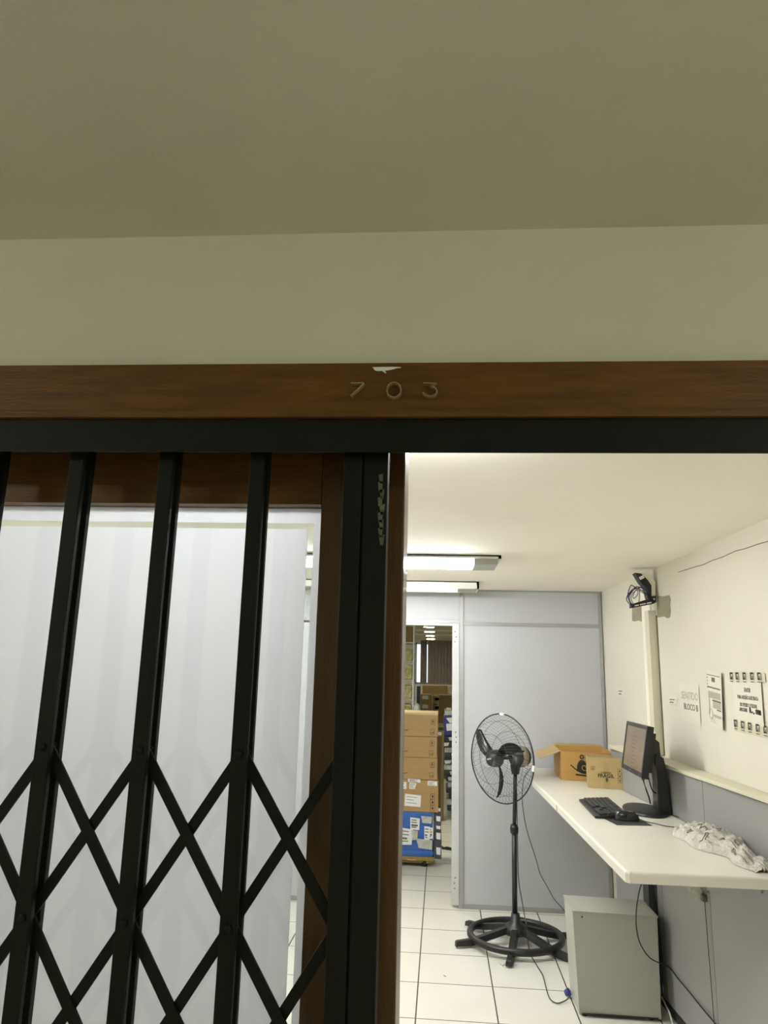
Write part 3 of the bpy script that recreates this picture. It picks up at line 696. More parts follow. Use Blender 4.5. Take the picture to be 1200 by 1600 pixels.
tag(G().tube(smooth_path(pth, 6), .0035, 7).out('network_cable', M['paperw'], None, org=tuple(pth[0])), 'pale network cable on the floor right of the cabinet', 'cable')
a = dwp(1099, 1400, .001)
sb = thing('socket_box', 'small grey socket box on the low wall under the counter', 'socket', tuple(a))
d_ = Vector((DB[0]-DA[0], DB[1]-DA[1], 0)).normalized()
SM = frame(a, d_, (0, 0, 1)); 
if (SM.to_3x3() @ Vector((0, 0, 1))).x > 0: SM = SM @ Matrix.Scale(-1, 4, (0, 0, 1))
G().box(-.055, .04, -.014, .014, 0, .02, SM, bev=.003).out('cover', M['inkg'], sb)
G().tube([SM @ Vector((.03, -.01, .008)), SM @ Vector((.034, -.3, .006)), SM @ Vector((.040, -.62, .004))], .0016, 5).out('wire', M['dgrey'], sb)
sg = random.Random(2)
a = dwp(1092, 1372, .05)
def ff(u, v):
    x = (u-.5)*.12; z = -.062*v
    return SM @ Vector((x*(1-.25*v)-.03, z+.048+.006*math.sin(u*22+v*3), .03+.012*math.sin(u*30)+.006*math.sin(v*14)))
tag(G().grid(ff, 40, 10).out('plastic_strip', M['strip'], None, org=tuple(SM @ Vector((0, .04, .03)))), 'scrap of clear plastic wrap hanging under the counter edge', 'plastic scrap')
a = dwp(1044, 1388, .001); b2 = dwp(1192, 1396, .001)
tag(G().poly([a, b2, b2+Vector((0, 0, .03)), a+Vector((0, 0, .035))], (-.008, 0, 0)).out('fixing_batten', M['dado'], None, org=tuple(a)), 'grey batten fixed along the low wall just beneath the counter', 'batten')
# vertical trunking and network bracket on the right wall
t = thing('cable_trunking', 'cream plastic cable trunking running up the right wall from coping to ceiling', 'trunking', (wx(4.45), 4.45, 1.21))
ty = pl(1028, 1000, WA, WB).y
G().box(wx(ty)-.045, wx(ty)+.004, ty+.005, ty+.085, 1.213, 2.02, bev=.003).out('cover', M['duct'], t)
G().box(wx(ty)-.003, wx(ty)+.002, ty-.012, ty+.004, 1.213, 1.99).out('painted_shadow', M['crack'], t)  # dark strip painting the trunking's shadow onto the wall
G().box(wx(ty)-.012, wx(ty)+.004, ty+.085, ty+.26, 1.213, 2.25, bev=.003).out('backing_strip', M['ceil'], t)

br = thing('network_bracket', 'small black network patch bracket with coiled blue cables high on the right wall', 'bracket', (1.2, 4.5, 2.0))
YBk = ty-.055
def bp(x, y, Y=None): return py(x, y, Y if Y else YBk)
g = G(); A, B = bp(987, 950), bp(1022, 943)
g.poly([A, B, bp(1022.5, 934), bp(1006, 938), bp(987, 944)], (0, .05, 0)); g.out('panel', M['black'], br)
for k in range(3):
    s0, s1 = .06+.31*k, .06+.31*k+.26
    pa, pb = A.lerp(B, s0)+Vector((0, -.001, .0055)), A.lerp(B, s1)+Vector((0, -.001, .0055))
    G().poly([pa, pb, pb+Vector((0, 0, .007)), pa+Vector((0, 0, .007))], (0, -.001, 0)).out('label_strip', M['paperw'], br)
g = G(); g.poly([bp(992, 895), bp(1002, 896), bp(1012, 906), bp(1018, 915), bp(1018, 937), bp(1013, 936), bp(1008, 918), bp(1001, 910)], (0, .06, 0)); g.out('arm', M['black'], br)
g = G(); g.poly([bp(1001, 895.5), bp(1009, 896), bp(1019, 902), bp(1024, 910), bp(1024, 932), bp(1018, 934), bp(1018, 915), bp(1012, 906)], (0, .07, 0)); g.out('side_cover', M['duct'], br)
g = G(); g.poly([bp(1018, 931.5), bp(1024, 931), bp(1024, 941.5), bp(1018, 944)], (0, -.012, 0)); g.out('hinge_block', M['black'], br)
G().lathe([(0, 0), (.005, 0), (.005, .003), (0, .003)], frame(bp(1021, 936.5)+Vector((0, -.013, 0)), (1, 0, 0), (0, 0, 1)), 10).out('screw', M['paperw'], br)
G().box(-.014, .014, -.004, .0, -.009, .009, Matrix.Translation(bp(1002.5, 902.5))@Matrix.Rotation(-.5, 4, 'Y'), bev=.001).out('connector', M['paperw'], br)
cc = [((1013,925),(1003,919),(994,917),(986,925),(982,934),(986,944),(992,947)), ((1010,928),(1000,921),(990,920),(981,930),(979,937),(984,944),(990,948)),
      ((1002,918),(995,919),(988,915),(985,916),(981,929),(984,940),(991,946)), ((996,919),(991,926),(989,932),(991,935),(996,929),(997,921)),
      ((1000,921),(999,928),(999,935),(998,942)), ((1012,930),(1004,926),(996,922),(988,928),(986,936),(990,944)), ((1014,927),(1008,916),(1003,915),(1002,917)),
      ((1012,920),(1003,918),(993,920),(985,929),(984,938),(989,946))]
for k, c in enumerate(cc):
    G().tube(smooth_path([bp(x, y, YBk-.01-.006*(k % 4)) for x, y in c], 6), .0028 if k < 3 else .0019, 6).out('cable', M['bluec'], br)

# ------------------------------------------------------------ notices on the right wall
def wp(x, y, o=.002): return pl(x, y, (WA[0]-o, WA[1]), (WB[0]-o, WB[1]))
wd_ = Vector((WB[0]-WA[0], WB[1]-WA[1], 0)).normalized()      # to the right in the photo = towards viewer
def wallframe(p):
    F = frame(p, wd_, (0, 0, 1))
    return F
def notice(name, label, cat, quad, group=None, m='paper', curl=0):
    P_ = [wp(*q) for q in quad]; c = sum(P_, Vector())/4
    t = thing(name, label, cat, tuple(c), group)
    X = ((P_[1]-P_[0])+(P_[2]-P_[3]))/2; Y = ((P_[0]-P_[3])+(P_[1]-P_[2]))/2
    F = frame(c, X, Y)
    nrm = F.to_3x3() @ Vector((0, 0, 1))
    hw, hh = X.length/2, Y.length/2
    if nrm.x > 0: raise Exception('normal')
    def pf(u, v):
        lift = .001 + curl*max(0, u-.75)**2*6*(1-v*.3)
        return F @ Vector(((u*2-1)*hw, (v*2-1)*hh, lift))
    G().grid(pf, 10, 6).out('sheet', M[m], t)
    return t, F, hw, hh
def bar(g, F, x0, x1, y0, y1, z=.0016): g.poly([F @ Vector(p) for p in ((x0, y0, z), (x1, y0, z), (x1, y1, z), (x0, y1, z))], F.to_3x3() @ Vector((0, 0, .0003)))
# small labels
for quad, lab in (((((1043, 1088), (1058, 1088.5), (1058, 1102), (1043, 1100))), 'tiny paper label left of the faint square notice, right of the trunking'),
                  (((964, 1074.5), (975, 1074.5), (975.5, 1089), (964.5, 1088)), 'tiny paper label alone on the white wall left of the trunking')):
    t, F, hw, hh = notice('wall_label', lab, 'label', quad)
    g = G(); bar(g, F, -hw*.5, hw*.55, hh*.12, hh*.34); bar(g, F, -hw*.5, hw*.3, -hh*.55, -hh*.3); g.out('writing', M['inkg'], t)
t, F, hw, hh = notice('wall_notice', 'faint square paper notice with two grey lines of writing', 'notice', ((1062, 1066), (1092, 1071), (1095, 1132), (1064, 1126)))
G().text('SENTIDO', .052, F @ Matrix.Translation((.005, hh*.35, .0014)) @ Matrix.Diagonal((1.1, 1, 1, 1)), bold=-.0003).out('writing', M['inkl'], t)
G().text('BLOCO B', .042, F @ Matrix.Translation((.015, -hh*.22, .0014)) @ Matrix.Diagonal((1.1, 1, 1, 1)), bold=.0006).out('writing', M['inkg'], t)
t, F, hw, hh = notice('wall_notice', 'tall printed form taped up between the other notices, lower corner curling away', 'notice', ((1104, 1046), (1130, 1052), (1134, 1142), (1108, 1132)), curl=.03)
g = G(); bar(g, F, -hw, hw*.85, hh*.82, hh*.845); bar(g, F, -hw*.4, -.0, hh*.6, hh*.76); bar(g, F, -hw*.95, hw*.8, hh*.36, hh*.41); 
for k in range(4): bar(g, F, -hw*.98, -hw*.9, hh*(.75-.12*k), hh*(.70-.12*k))
g.out('writing', M['inkg'], t)
g = G(); bar(g, F, -hw*.9, hw*.92, -hh*.0, hh*.24, .0013); bar(g, F, -hw*.35, hw*.9, -hh*.34, -hh*.02, .0013); bar(g, F, -hw*.85, -hw*.7, -hh*.6, -hh*.0, .0013)
bar(g, F, -hw*.3, hw*.95, -hh*.66, -hh*.56, .0013); bar(g, F, hw*.85, hw*.95, -hh*.62, hh*.1, .0013); g.tube([F @ Vector((-hw*.62+.022*math.cos(a_), -hh*.58+.022*math.sin(a_), .0015)) for a_ in [2*PI*k/16 for k in range(16)]], .0018, 4, closed=True)
for k in range(4): bar(g, F, -hw*.7, hw*(-.1+.1*(k % 2)), -hh*(.70+.05*k), -hh*(.715+.05*k))
g.out('form_boxes', M['inkl'], t)
g = G(); bar(g, F, -hw*.4, hw*.75, -hh*.085, -hh*.055, .0018); bar(g, F, hw*.1, hw*.8, -hh*.39, -hh*.355, .0018); g.out('marker_strokes', M['ink'], t)
# large notice with branded tape
t, F, hw, hh = notice('wall_notice', 'large typed notice held by two strips of printed packing tape, rightmost on the wall', 'notice', ((1146, 1063), (1190, 1067), (1196.5, 1136), (1149, 1127)), curl=.012)
g = G(); 
for k, (s_, sz) in enumerate((('FAVOR', .024), ('PARA ADESÃO & RETIRADA', .020), ('DO PEDIDO UTILIZAR', .020))):
    g.text(s_, sz, F @ Matrix.Translation((.0, hh*(.58-.36*k), .0016)) @ Matrix.Diagonal((.8, 1.1, 1, 1)), bold=.0002)
g.text('APROXIME', .020, F @ Matrix.Translation((-hw*.36, -hh*.38, .0016)) @ Matrix.Diagonal((.8, 1.1, 1, 1)), bold=.0002)
g.out('writing', M['inkg'], t)
g = G(); g.text('R', .030, F @ Matrix.Translation((hw*.12, -hh*.36, .0018)), bold=.0015)
g.tube([F @ Vector((hw*(.16+.06*k), -hh*(.36+.08*(k % 2)+.02*k), .002)) for k in range(5)], .0018, 5)
for k in range(3): g.tube([F @ Vector((hw*.52, -hh*(.30+.07*k), .002)), F @ Vector((hw*.85, -hh*(.33+.07*k), .002))], .004, 5)
g.out('marker_strokes', M['ink'], t)
def logo(g, F, x, y, s):                   # blocky emblem of the tape: heavy arch with open bowl, thin right stroke, underline
    bar(g, F, x-s*.45, x+s*.35, y+s*.30, y+s*.48); bar(g, F, x-s*.45, x-s*.27, y-s*.35, y+s*.30); bar(g, F, x-s*.27, x+s*.12, y-s*.35, y-s*.17)
    bar(g, F, x+s*.0, x+s*.12, y-s*.17, y+s*.1); bar(g, F, x+s*.35, x+s*.44, y-s*.38, y+s*.36); bar(g, F, x-s*.45, x+s*.4, y-s*.62, y-s*.54)
for k, (quad, cs) in enumerate(((((1141, 1050), (1195, 1052), (1196, 1066), (1141, 1064)), (1143.5, 1152.5, 1163.5, 1175.5, 1187)), (((1147, 1126), (1203, 1138), (1203, 1155), (1148, 1142)), (1150, 1161, 1172, 1184.5, 1196.5)))):
    Q = [wp(*q, .004) for q in quad]; pt = G().poly(Q, (-.0004, 0, 0)).out('packing_tape', M['tape'], t)
    X = Q[1]-Q[0]; Fc = frame(sum(Q, Vector())/4, X, (0, 0, 1)); inv = Fc.inverted()
    g = G()
    for cx in cs:
        yy = (1057 + .012*(cx-1143)) if k == 0 else (1131+.215*(cx-1150))
        l = inv @ wp(cx, yy, .005); s_ = .036
        F2 = Fc @ Matrix.Translation((0, 0, l.z))
        logo(g, F2, l.x, l.y, s_)
    g.out('tape_logos', M['ink'], pt)

# ------------------------------------------------------------ pedestal fan
FB = Vector((.512, 4.97, 0))
fan = thing('pedestal_fan', 'black pedestal fan with wire guard and spoked ring base standing on the tiles', 'fan', tuple(FB))
g = G()
def ring_pts(r, z, n=48): return [FB+Vector((r*math.cos(2*PI*k/n), r*math.sin(2*PI*k/n), z)) for k in range(n)]
g.tube(ring_pts(.282, .048), .021, 10, closed=True, sx=1.0, ref=(0, 0, 1)); g.out('base_ring', M['black'], fan)
for k in range(6):
    a_ = math.radians(18+60*k); d = Vector((math.cos(a_), math.sin(a_), 0)); s_ = Vector((-d.y, d.x, 0))
    g = G(); pr = [(.04, .105, .024), (.12, .088, .026), (.22, .062, .024), (.30, .046, .022), (.385, .040, .020), (.395, .034, .018)]
    prev = None
    rings = []
    for r, z, wv in pr:
        c = FB + d*r; h = .034 if r < .38 else .026
        rings.append([g.bm.verts.new(c+s_*wv+Vector((0, 0, max(.002, z-h)))), g.bm.verts.new(c-s_*wv+Vector((0, 0, max(.002, z-h)))), g.bm.verts.new(c-s_*wv*.7+Vector((0, 0, z))), g.bm.verts.new(c+s_*wv*.7+Vector((0, 0, z)))])
    for A, B in zip(rings, rings[1:]):
        for j in range(4): g.bm.faces.new((A[j], A[(j+1) % 4], B[(j+1) % 4], B[j]))
    g.bm.faces.new(rings[0]); g.bm.faces.new(rings[-1])
    g.out('base_leg', M['black'], fan)
g = G(); g.lathe([(.0, .06), (.075, .06), (.078, .085), (.06, .108), (.032, .125), (.026, .175), (0, .175)], Matrix.Translation(FB), 28); g.out('base_hub', M['black'], fan)
HD = Vector((FB.x+.028, FB.y, 1.10))       # motor pivot
PT = Vector((FB.x+.012, FB.y, 1.02))
g = G(); g.tube([FB+Vector((-.004, 0, .16)), FB+Vector((.0, 0, .66))], .0165, 16); g.out('lower_pole', M['black'], fan)
g = G(); g.tube([FB+Vector((.0, 0, .66)), PT], .0125, 16); g.out('upper_pole', M['black'], fan)
g = G(); g.lathe([(0, .635), (.018, .635), (.026, .645), (.027, .675), (.02, .695), (0, .695)], Matrix.Translation(FB), 16); g.out('height_collar', M['black'], fan)
g = G(); g.tube([PT+Vector((0, 0, -.02)), PT+Vector((.0, 0, .03)), HD+Vector((0, 0, -.03)), HD+Vector((-.005, 0, .02))], [.024, .034, .030, .03], 14); g.out('neck', M['black'], fan)
az, nz = math.radians(49), -.10
NV = Vector((-math.sin(az), -math.cos(az), nz)).normalized()
GC = Vector(py(783.5, 1184.5, 4.92))       # centre of the guard rim
RG = .276
HF = frame(GC, NV.cross(Vector((0, 0, 1))), (0, 0, 1))      # local z = axis towards the front?
if (HF.to_3x3() @ Vector((0, 0, 1))).dot(NV) < 0: HF = HF @ Matrix.Rotation(PI, 4, 'Y')
g = G(); g.lathe([(0, -.235), (.045, -.235), (.062, -.215), (.066, -.15), (.06, -.125), (0, -.125)], HF, 24); mt = g.out('motor', M['black'], fan)
g = G(); g.lathe([(.060, -.195), (.0685, -.19), (.0685, -.145), (.060, -.14)], HF, 24); g.out('motor_band', M['copper'], mt)
g = G(); g.tube([HF @ Vector((0, 0, -.13)), HF @ Vector((0, 0, .04))], .012, 10); g.out('shaft', M['black'], fan)
g = G(); g.tube([HD, HF @ Vector((0, -.02, -.17))], [.03, .04], 12); g.out('tilt_joint', M['black'], fan)
def guard(zsgn, depth, hubr, nw, tw):
    g = G()
    for k in range(nw):
        a0 = 2*PI*k/nw; pts = []
        for j in range(9):
            t = j/8; r = hubr+(RG-hubr)*t; z = zsgn*depth*math.cos(t*PI/2)**.8; a_ = a0+tw*(1-t)
            pts.append(HF @ Vector((r*math.cos(a_), r*math.sin(a_), z)))
        g.tube(pts, .0008, 3, cap=False)
    for rr_ in (.45, .8): 
        r = hubr+(RG-hubr)*rr_; z = zsgn*depth*math.cos(rr_*PI/2)**.8
        g.tube([HF @ Vector((r*math.cos(2*PI*k/48), r*math.sin(2*PI*k/48), z)) for k in range(48)], .0012, 4, closed=True)
    return g
guard(1, .128, .05, 60, .5).out('front_guard', M['dgrey'], fan)
guard(-1, .09, .07, 60, -.4).out('rear_guard', M['dgrey'], fan)
g = G(); g.tube([HF @ Vector((RG*math.cos(2*PI*k/64), RG*math.sin(2*PI*k/64), 0)) for k in range(64)], .0042, 8, closed=True); g.out('guard_rim', M['black'], fan)
for a_ in (PI/2-.05, -.12):
    c = HF @ Vector((RG*math.cos(a_), RG*math.sin(a_), 0))
    G().box(-.018, .018, -.007, .007, -.010, .010, Matrix.Translation(c) @ HF.to_3x3().to_4x4() @ Matrix.Rotation(a_+PI/2, 4, 'Z'), bev=.002).out('rim_clip', M['paperw'], fan)
g = G(); g.lathe([(0, .112), (.028, .109), (.045, .098), (.052, .075), (.054, .035), (0, .035)], HF, 28); sp_o = g.out('blade_hub', M['black'], fan)
G().box(-.02, .02, -.0045, .0045, .109, .114, HF @ Matrix.Rotation(.25, 4, 'Z'), bev=.001).out('badge', M['lampg'], sp_o)
ux_ = (HF.to_3x3() @ Vector((1, 0, 0)))
sgn = 1 if ux_.x < 0 else -1               # local x: +left in view if sgn=1
for ang in (26, 144, 252):
    a0 = math.radians(ang)
    def bf(u, v, a0=a0):
        r = .048+.190*u; cv = a0 - .10 + .42*(u**1.3)
        wv = (.014+.021*math.sin(PI*min(1, u*.93+.05))**.8)
        if u > .86: wv *= math.sqrt(max(.02, 1-((u-.86)/.14)**2))
        s_ = (v-.5)*2; tx = math.cos(cv); tyy = math.sin(cv)
        px_, py_ = r*tx - s_*wv*tyy, r*tyy + s_*wv*tx
        zz = .040 - s_*(.017*(1-.3*u)) + .010*(1-s_*s_)
        return HF @ Vector((px_*sgn, py_, zz))
    g = G(); g.grid(bf, 18, 6); bmesh.ops.solidify(g.bm, geom=g.bm.faces[:], thickness=.003)
    g.out('blade', M['blackg'], fan)
# fan cords
e0 = py(806, 1200, 5.0)
pth = [py(806, 1190, 5.03), py(807, 1230, 5.04), py(808.5, 1300, 5.03), py(810, 1370, 4.98), py(816, 1410, 4.90), py(822, 1445, 4.70), pz(827, 1485, .03), pz(838, 1507, .01), pz(848, 1524, .006), pz(853, 1543, .006), pz(859, 1560, .006), pz(870, 1567.5, .006), pz(884, 1563, .01), pz(890, 1556, .03)]
G().tube(smooth_path(pth, 8), .003, 7).out('power_cord', M['dgrey'], fan)
tag(G().tube([pz(884, 1552, .02)+Vector((0, 0, 0)), pz(889.5, 1550, .03)], [.016, .02], 12).out('plug_socket', M['plug'], None, org=tuple(pz(887, 1552, .0))), 'blue plug connector on the tiles against the cabinet side', 'plug')
pth = [py(829, 1200, 5.50), py(819, 1217, 5.5), py(816, 1240, 5.5), py(817, 1262, 5.5), py(823, 1296, 5.52), py(837, 1341, 5.52), py(844, 1365, 5.52), py(856, 1387, 5.52), py(866, 1405, 5.5), py(880, 1421, 5.4), py(895, 1445, 5.3)]
tag(G().tube(smooth_path(pth, 8), .0026, 7).out('electric_cable', M['black'], None, org=tuple(pth[0])), 'thin black cord hanging from the far end of the counter beside the partition', 'cable')
pth = [py(864, 1170, 5.1), py(850, 1180, 5.2), py(840, 1191, 5.3), py(831, 1199, 5.45)]
G().tube([pz(787, 1501, .003), pz(781, 1506, .003), pz(783, 1508.5, .003), pz(789, 1506, .003), pz(791, 1501.5, .003)], .0012, 5)
tag(G().tube(smooth_path([pz(781, 1505, .003), pz(785, 1508.5, .003), pz(789, 1505, .003), pz(791, 1501.5, .003)], 5), .0014, 5).out('wire_scrap', M['alu'], None, org=tuple(pz(786, 1505, 0))), 'tiny bent wire scrap on the tiles in front of the fan base', 'wire')
tag(G().tube([pz(693.5, 1524, .002), pz(696.5, 1526, .002)], .002, 5).out('floor_crumb', M['inkg'], None, org=tuple(pz(695, 1525, 0))), 'dark crumb on the white tiles left of the fan', 'crumb')

# ------------------------------------------------------------ store room behind the partition
YS = 6.62
def sx(x, y=1200, Y=YS): return py(x, y, Y).x
def sz(y, x=660, Y=YS): return py(x, y, Y).z
# dolly
dl = thing('furniture_dolly', 'low yellowish wheeled dolly under the blue crate and boxes', 'dolly', (-.35, YS+.2, 0))
zt_, zb_ = sz(1339), sz(1345.5)
xr = sx(679, 1340)
g = G(); g.box(-.62, xr, YS, YS+.45, zb_, zt_, bev=.004); g.box(-.62, xr-.02, YS+.02, YS+.43, zb_-.02, zb_); g.out('deck', M['ochre'], dl)
for x in (sx(663, 1350), -.56):
    for y in (YS+.05, YS+.38):
        g = G(); g.lathe([(0, -.016), (.03, -.016), (.036, -.01), (.036, .01), (.03, .016), (0, .016)], Matrix.Translation((x, y, .036)) @ Matrix.Rotation(PI/2, 4, 'Y'), 20); wh = g.out('caster', M['rubber'], dl)
        G().box(x-.022, x+.022, y-.02, y+.02, .06, zb_, bev=.002).out('fork', M['dgrey'], wh)
G().box(sx(636, 1345), sx(650, 1345), YS-.002, YS+.004, zb_+.001, zb_+.012).out('label', M['card3'], dl)
# blue crate with wrapped labelled packs
zc0, zc1 = zt_+.001, sz(1269)
xr2 = sx(682, 1300)
bc = thing('blue_crate', 'bright blue plastic crate covered in white shipping labels under the box stack', 'crate', (-.35, YS+.2, zc0))
g = G(); g.box(-.6, sx(676, 1300), YS+.005, YS+.43, zc0, zc1-.002, bev=.006); g.box(-.6, sx(676, 1300)+.006, YS-.004, YS+.436, zc0+.02, zc0+.045, bev=.003); g.out('body', M['blue'], bc)
rs = random.Random(11)
labs = [((641, 1277), (656, 1279), (655, 1297), (641, 1296), 'paperw'), ((626, 1293), (645, 1296), (643, 1320), (626, 1320), 'paperw'), ((643, 1297), (653, 1298), (652, 1312), (644, 1313), 'wrap'),
        ((658, 1275), (675, 1276), (674, 1287), (660, 1286), 'wrap'), ((663, 1291), (672, 1292), (671, 1314), (663, 1313), 'paperw'), ((671.5, 1293), (676, 1293.5), (676, 1310), (671.5, 1311), 'paperw'),
        ((650, 1310), (675.5, 1313), (675, 1328), (654, 1325), 'wrap'), ((676, 1273), (685, 1274), (684, 1285), (676, 1284), 'wrap'), ((682, 1299), (690, 1300), (689, 1312), (683, 1311), 'paperw'), ((681, 1322), (690, 1323), (688, 1336), (681, 1334), 'paperw')]
for k, (a1, a2, a3, a4, m) in enumerate(labs):
    Yk = YS-.004-.002*k
    if a1[0] > 675: continue
    Q = [py(*p, Yk) for p in (a1, a2, a3, a4)]
    lb = G().poly(Q, (0, .0015, 0)).out('shipping_label', M[m], bc)
    if m == 'paperw':
        g = G()
        for j in range(4):
            u = .15+.2*j; L0, R0_ = Q[0].lerp(Q[3], u), Q[1].lerp(Q[2], u)
            A, B = L0.lerp(R0_, .12), L0.lerp(R0_, .5+.35*rs.random()); h = Vector((0, 0, -.008 if j != 2 else -.016)); o_ = Vector((0, -.0004, 0))
            g.poly([A+o_, B+o_, B+h+o_, A+h+o_])
        g.out('label_print', M['inkg'], lb)
# dark wrapped packs at the right of the crate
pk = thing('wrapped_parcels', 'dark wrapped packs with white labels strapped to the right side of the blue crate', 'parcel', (sx(686, 1300), YS+.2, zc0))
g = G()
z = zc0-.02
for k in range(5):
    h = (zc1+.015-zc0)/5; g.box(sx(677, 1300), sx(689, 1300)+rs.uniform(-.006, .006), YS+.02, YS+.38, z+.001, z+h, bev=.006); z += h
g.out('packs', M['dkgrey'], pk)
for y0_, y1_ in ((1262, 1268), (1275, 1284), (1301, 1312), (1324, 1336), (1290, 1296)):
    g = G(); Q = [py(681.5, y0_, YS+.012), py(688.5, y0_+1, YS+.012), py(688, y1_, YS+.012), py(682, y1_-1, YS+.012)]; g.poly(Q, (0, .004, 0))
    g.out('shipping_label', M['paperw'], pk)
# stack of cartons
def carton(label, x1px, yt, yb, mm, dep=.40, xl=-.62, skew=0, group='brown cartons stacked on the dolly'):
    z0, z1 = sz(yb)+.001, sz(yt); x1 = sx(x1px, (yt+yb)/2)
    t = thing('cardboard_box', label, 'box', ((xl+x1)/2, YS+.2, z0), group)
    g = G(); g.box(xl, x1, YS+skew, YS+skew+dep, z0, z1, bev=.008); g.out('body', M[mm], t)
    return t, x1, z0, z1, YS+skew
ys = [1117, 1151, 1184, 1218.5, 1269]
names = ['plain brown cardboard box, topmost of the stack seen through the opening', 'plain brown cardboard box, second from top of the stack through the opening', 'plain brown cardboard box, third from top of the stack through the opening']
for k in range(3):
    t, x1, z0, z1, Y_ = carton(names[k], (684.5, 683, 683.5)[k], ys[k], ys[k+1], 'card')
    g = G(); F_ = lambda x, z: Vector((x, Y_-.0012, z)); s_ = .026
    H_ = z1-z0
    for (u, v0) in ((x1-.045, z0+H_*.68), (x1-.050, z0+H_*.22)):
        rect(g, F_, u-.017, u+.017, v0-.022, v0+.022, .0011)
    u, v0 = x1-.045, z0+H_*.68
    g.poly([F_(u-.008, v0-.002), F_(u+.008, v0-.002), F_(u+.004, v0+.006), F_(u, v0+.018), F_(u-.005, v0+.006)]); g.poly([F_(u-.010, v0-.012), F_(u+.010, v0-.016), F_(u+.010, v0-.013), F_(u-.010, v0-.009)])
    u, v0 = x1-.050, z0+H_*.22
    for j in (-1, 1): g.poly([F_(u-.004+.008*j, v0-.013), F_(u+.003+.008*j, v0-.013), F_(u+.003+.008*j, v0-.002), F_(u-.004+.008*j, v0+.012*j*.5)])
    g.out('handling_symbols', M['ink'], t)
    g = G(); zz = z0+H_*.27; xx = sx(631, 1150)
    g.poly([F_(xx-.02, zz-.006), F_(xx+.03, zz-.003), F_(xx+.045, zz+.010), F_(xx+.01, zz+.004), F_(xx-.02, zz+.006)]); g.out('ink_mark', M['inkb'], t)
    if k == 0: G().box(-.62, x1, Y_-.001, Y_+.41, z1, z1+.016, bev=.002).out('lid', M['cardlight'], t)
t, x1, z0, z1, Y_ = carton('taller brown cardboard box with white shipping labels, under the three plain boxes', 685, ys[3], ys[4], 'card', skew=-.004)
for q, m in ((((637, 1216.5), (657, 1218), (657, 1223), (638, 1222)), 'paperw'), (((640, 1223), (651, 1224), (648, 1233), (639, 1232)), 'paper'), (((668.5, 1220), (683, 1221.5), (683, 1228), (668, 1227)), 'paperw'), (((633, 1240), (658, 1243), (657, 1261), (632, 1259)), 'paperw'), (((624, 1221), (635, 1222), (635, 1233), (624, 1232)), 'paperw')):
    Q = [py(*p, Y_-.001) for p in q]; lb = G().poly(Q, (0, -.001, 0)).out('shipping_label', M[m], t)
    g = G()
    for j in range(3):
        u = .2+.25*j; A, B = Q[0].lerp(Q[3], u), Q[1].lerp(Q[2], u); g.poly([A.lerp(B, .1)+Vector((0, -.0014, 0)), A.lerp(B, .75-.2*(j % 2))+Vector((0, -.0014, 0)), A.lerp(B, .75-.2*(j % 2))+Vector((0, -.0014, -.004)), A.lerp(B, .1)+Vector((0, -.0014, -.004))])
    g.out('label_print', M['inkg'], lb)
g = G(); F_ = lambda x, z: Vector((x, Y_-.0012, z))
for j in range(3):
    v0 = z0+.035+.048*j; u = x1-.05; rect(g, F_, u-.018, u+.018, v0-.021, v0+.021, .0011)
    g.poly([F_(u-.006, v0-.01), F_(u+.006, v0-.01), F_(u+.009, v0+.003), F_(u, v0+.013), F_(u-.006, v0+.003)])
g.out('handling_symbols', M['ink'], t)
# brown boards leaning behind the stack at the right
t = tag(G().poly([py(684, 1150, YS+.42), py(691, 1152, YS+.42), py(690, 1208, YS+.42), py(688, 1268, YS+.42), py(680, 1268, YS+.42)], (0, .10, 0)).out('cardboard_sheet', M['cardd'], None, org=tuple(py(686, 1230, YS+.45))), 'dull folded cardboard leaning behind the right edge of the box stack', 'cardboard')
q = py(687, 1146.5, YS+.40); tag(G().poly([py(683, 1144.5, YS+.405), py(690, 1145, YS+.405), py(690, 1149, YS+.405), py(683, 1148.5, YS+.405)], (0, .008, 0)).out('paper_slip', M['paperw'], None, org=tuple(q)), 'small white slip behind the top of the box stack', 'paper')
# tall stack of wrapped parcels at the right (with blue bag on top)
YR = 9.2
def ry(x, y, Y=YR): return py(x, y, Y)
rs = random.Random(21)
z = 0.0; levels = 13; Ht = ry(700, 1106).z
xa, xb = ry(697, 1200).x, ry(697, 1200).x+.42
names_r = []
for k in range(levels):
    h = .72*Ht/levels if k < levels else 0
    x0 = xa+rs.uniform(-.02, .02)-(.03 if k > 5 else -.03*(5-k)/5)
    o = tag(G().box(x0, xb+rs.uniform(-.02, .02), YR+rs.uniform(0, .03), YR+.4, z+.001, z+h, bev=.012).out('parcel', M[('dkgrey', 'wrap', 'dkgrey')[k % 3]], None, org=((x0+xb)/2, YR+.2, z)), 'grey wrapped parcel with white labels in the pile %s' % ('touching the floor tiles', 'second from the floor', 'third from the floor', 'fourth from the floor', 'fifth from the floor', 'sixth from the floor', 'at mid height, seventh from the floor', 'sixth below the blue bin', 'fifth below the blue bin', 'fourth below the blue bin', 'third below the blue bin', 'second below the blue bin', 'directly under the blue bin')[k], 'parcel', 'wrapped parcels piled behind the right jamb')
    for j in range(2):
        u = x0+.01+rs.uniform(0, .10)+.12*j; v = z+h*rs.uniform(.1, .3)
        G().poly([(u, YR-.006, v), (u+rs.uniform(.05, .09), YR-.006, v+rs.uniform(-.01, .01)), (u+rs.uniform(.05, .08), YR-.006, v+h*.7), (u-.01, YR-.006, v+h*.6)], (0, .003, 0)).out('white_label', M['paperw'], o)
    z += h
bb = thing('blue_bin', 'deep blue plastic bin with white bags on top of the parcel pile', 'bin', ((xa+xb)/2, YR+.2, z))
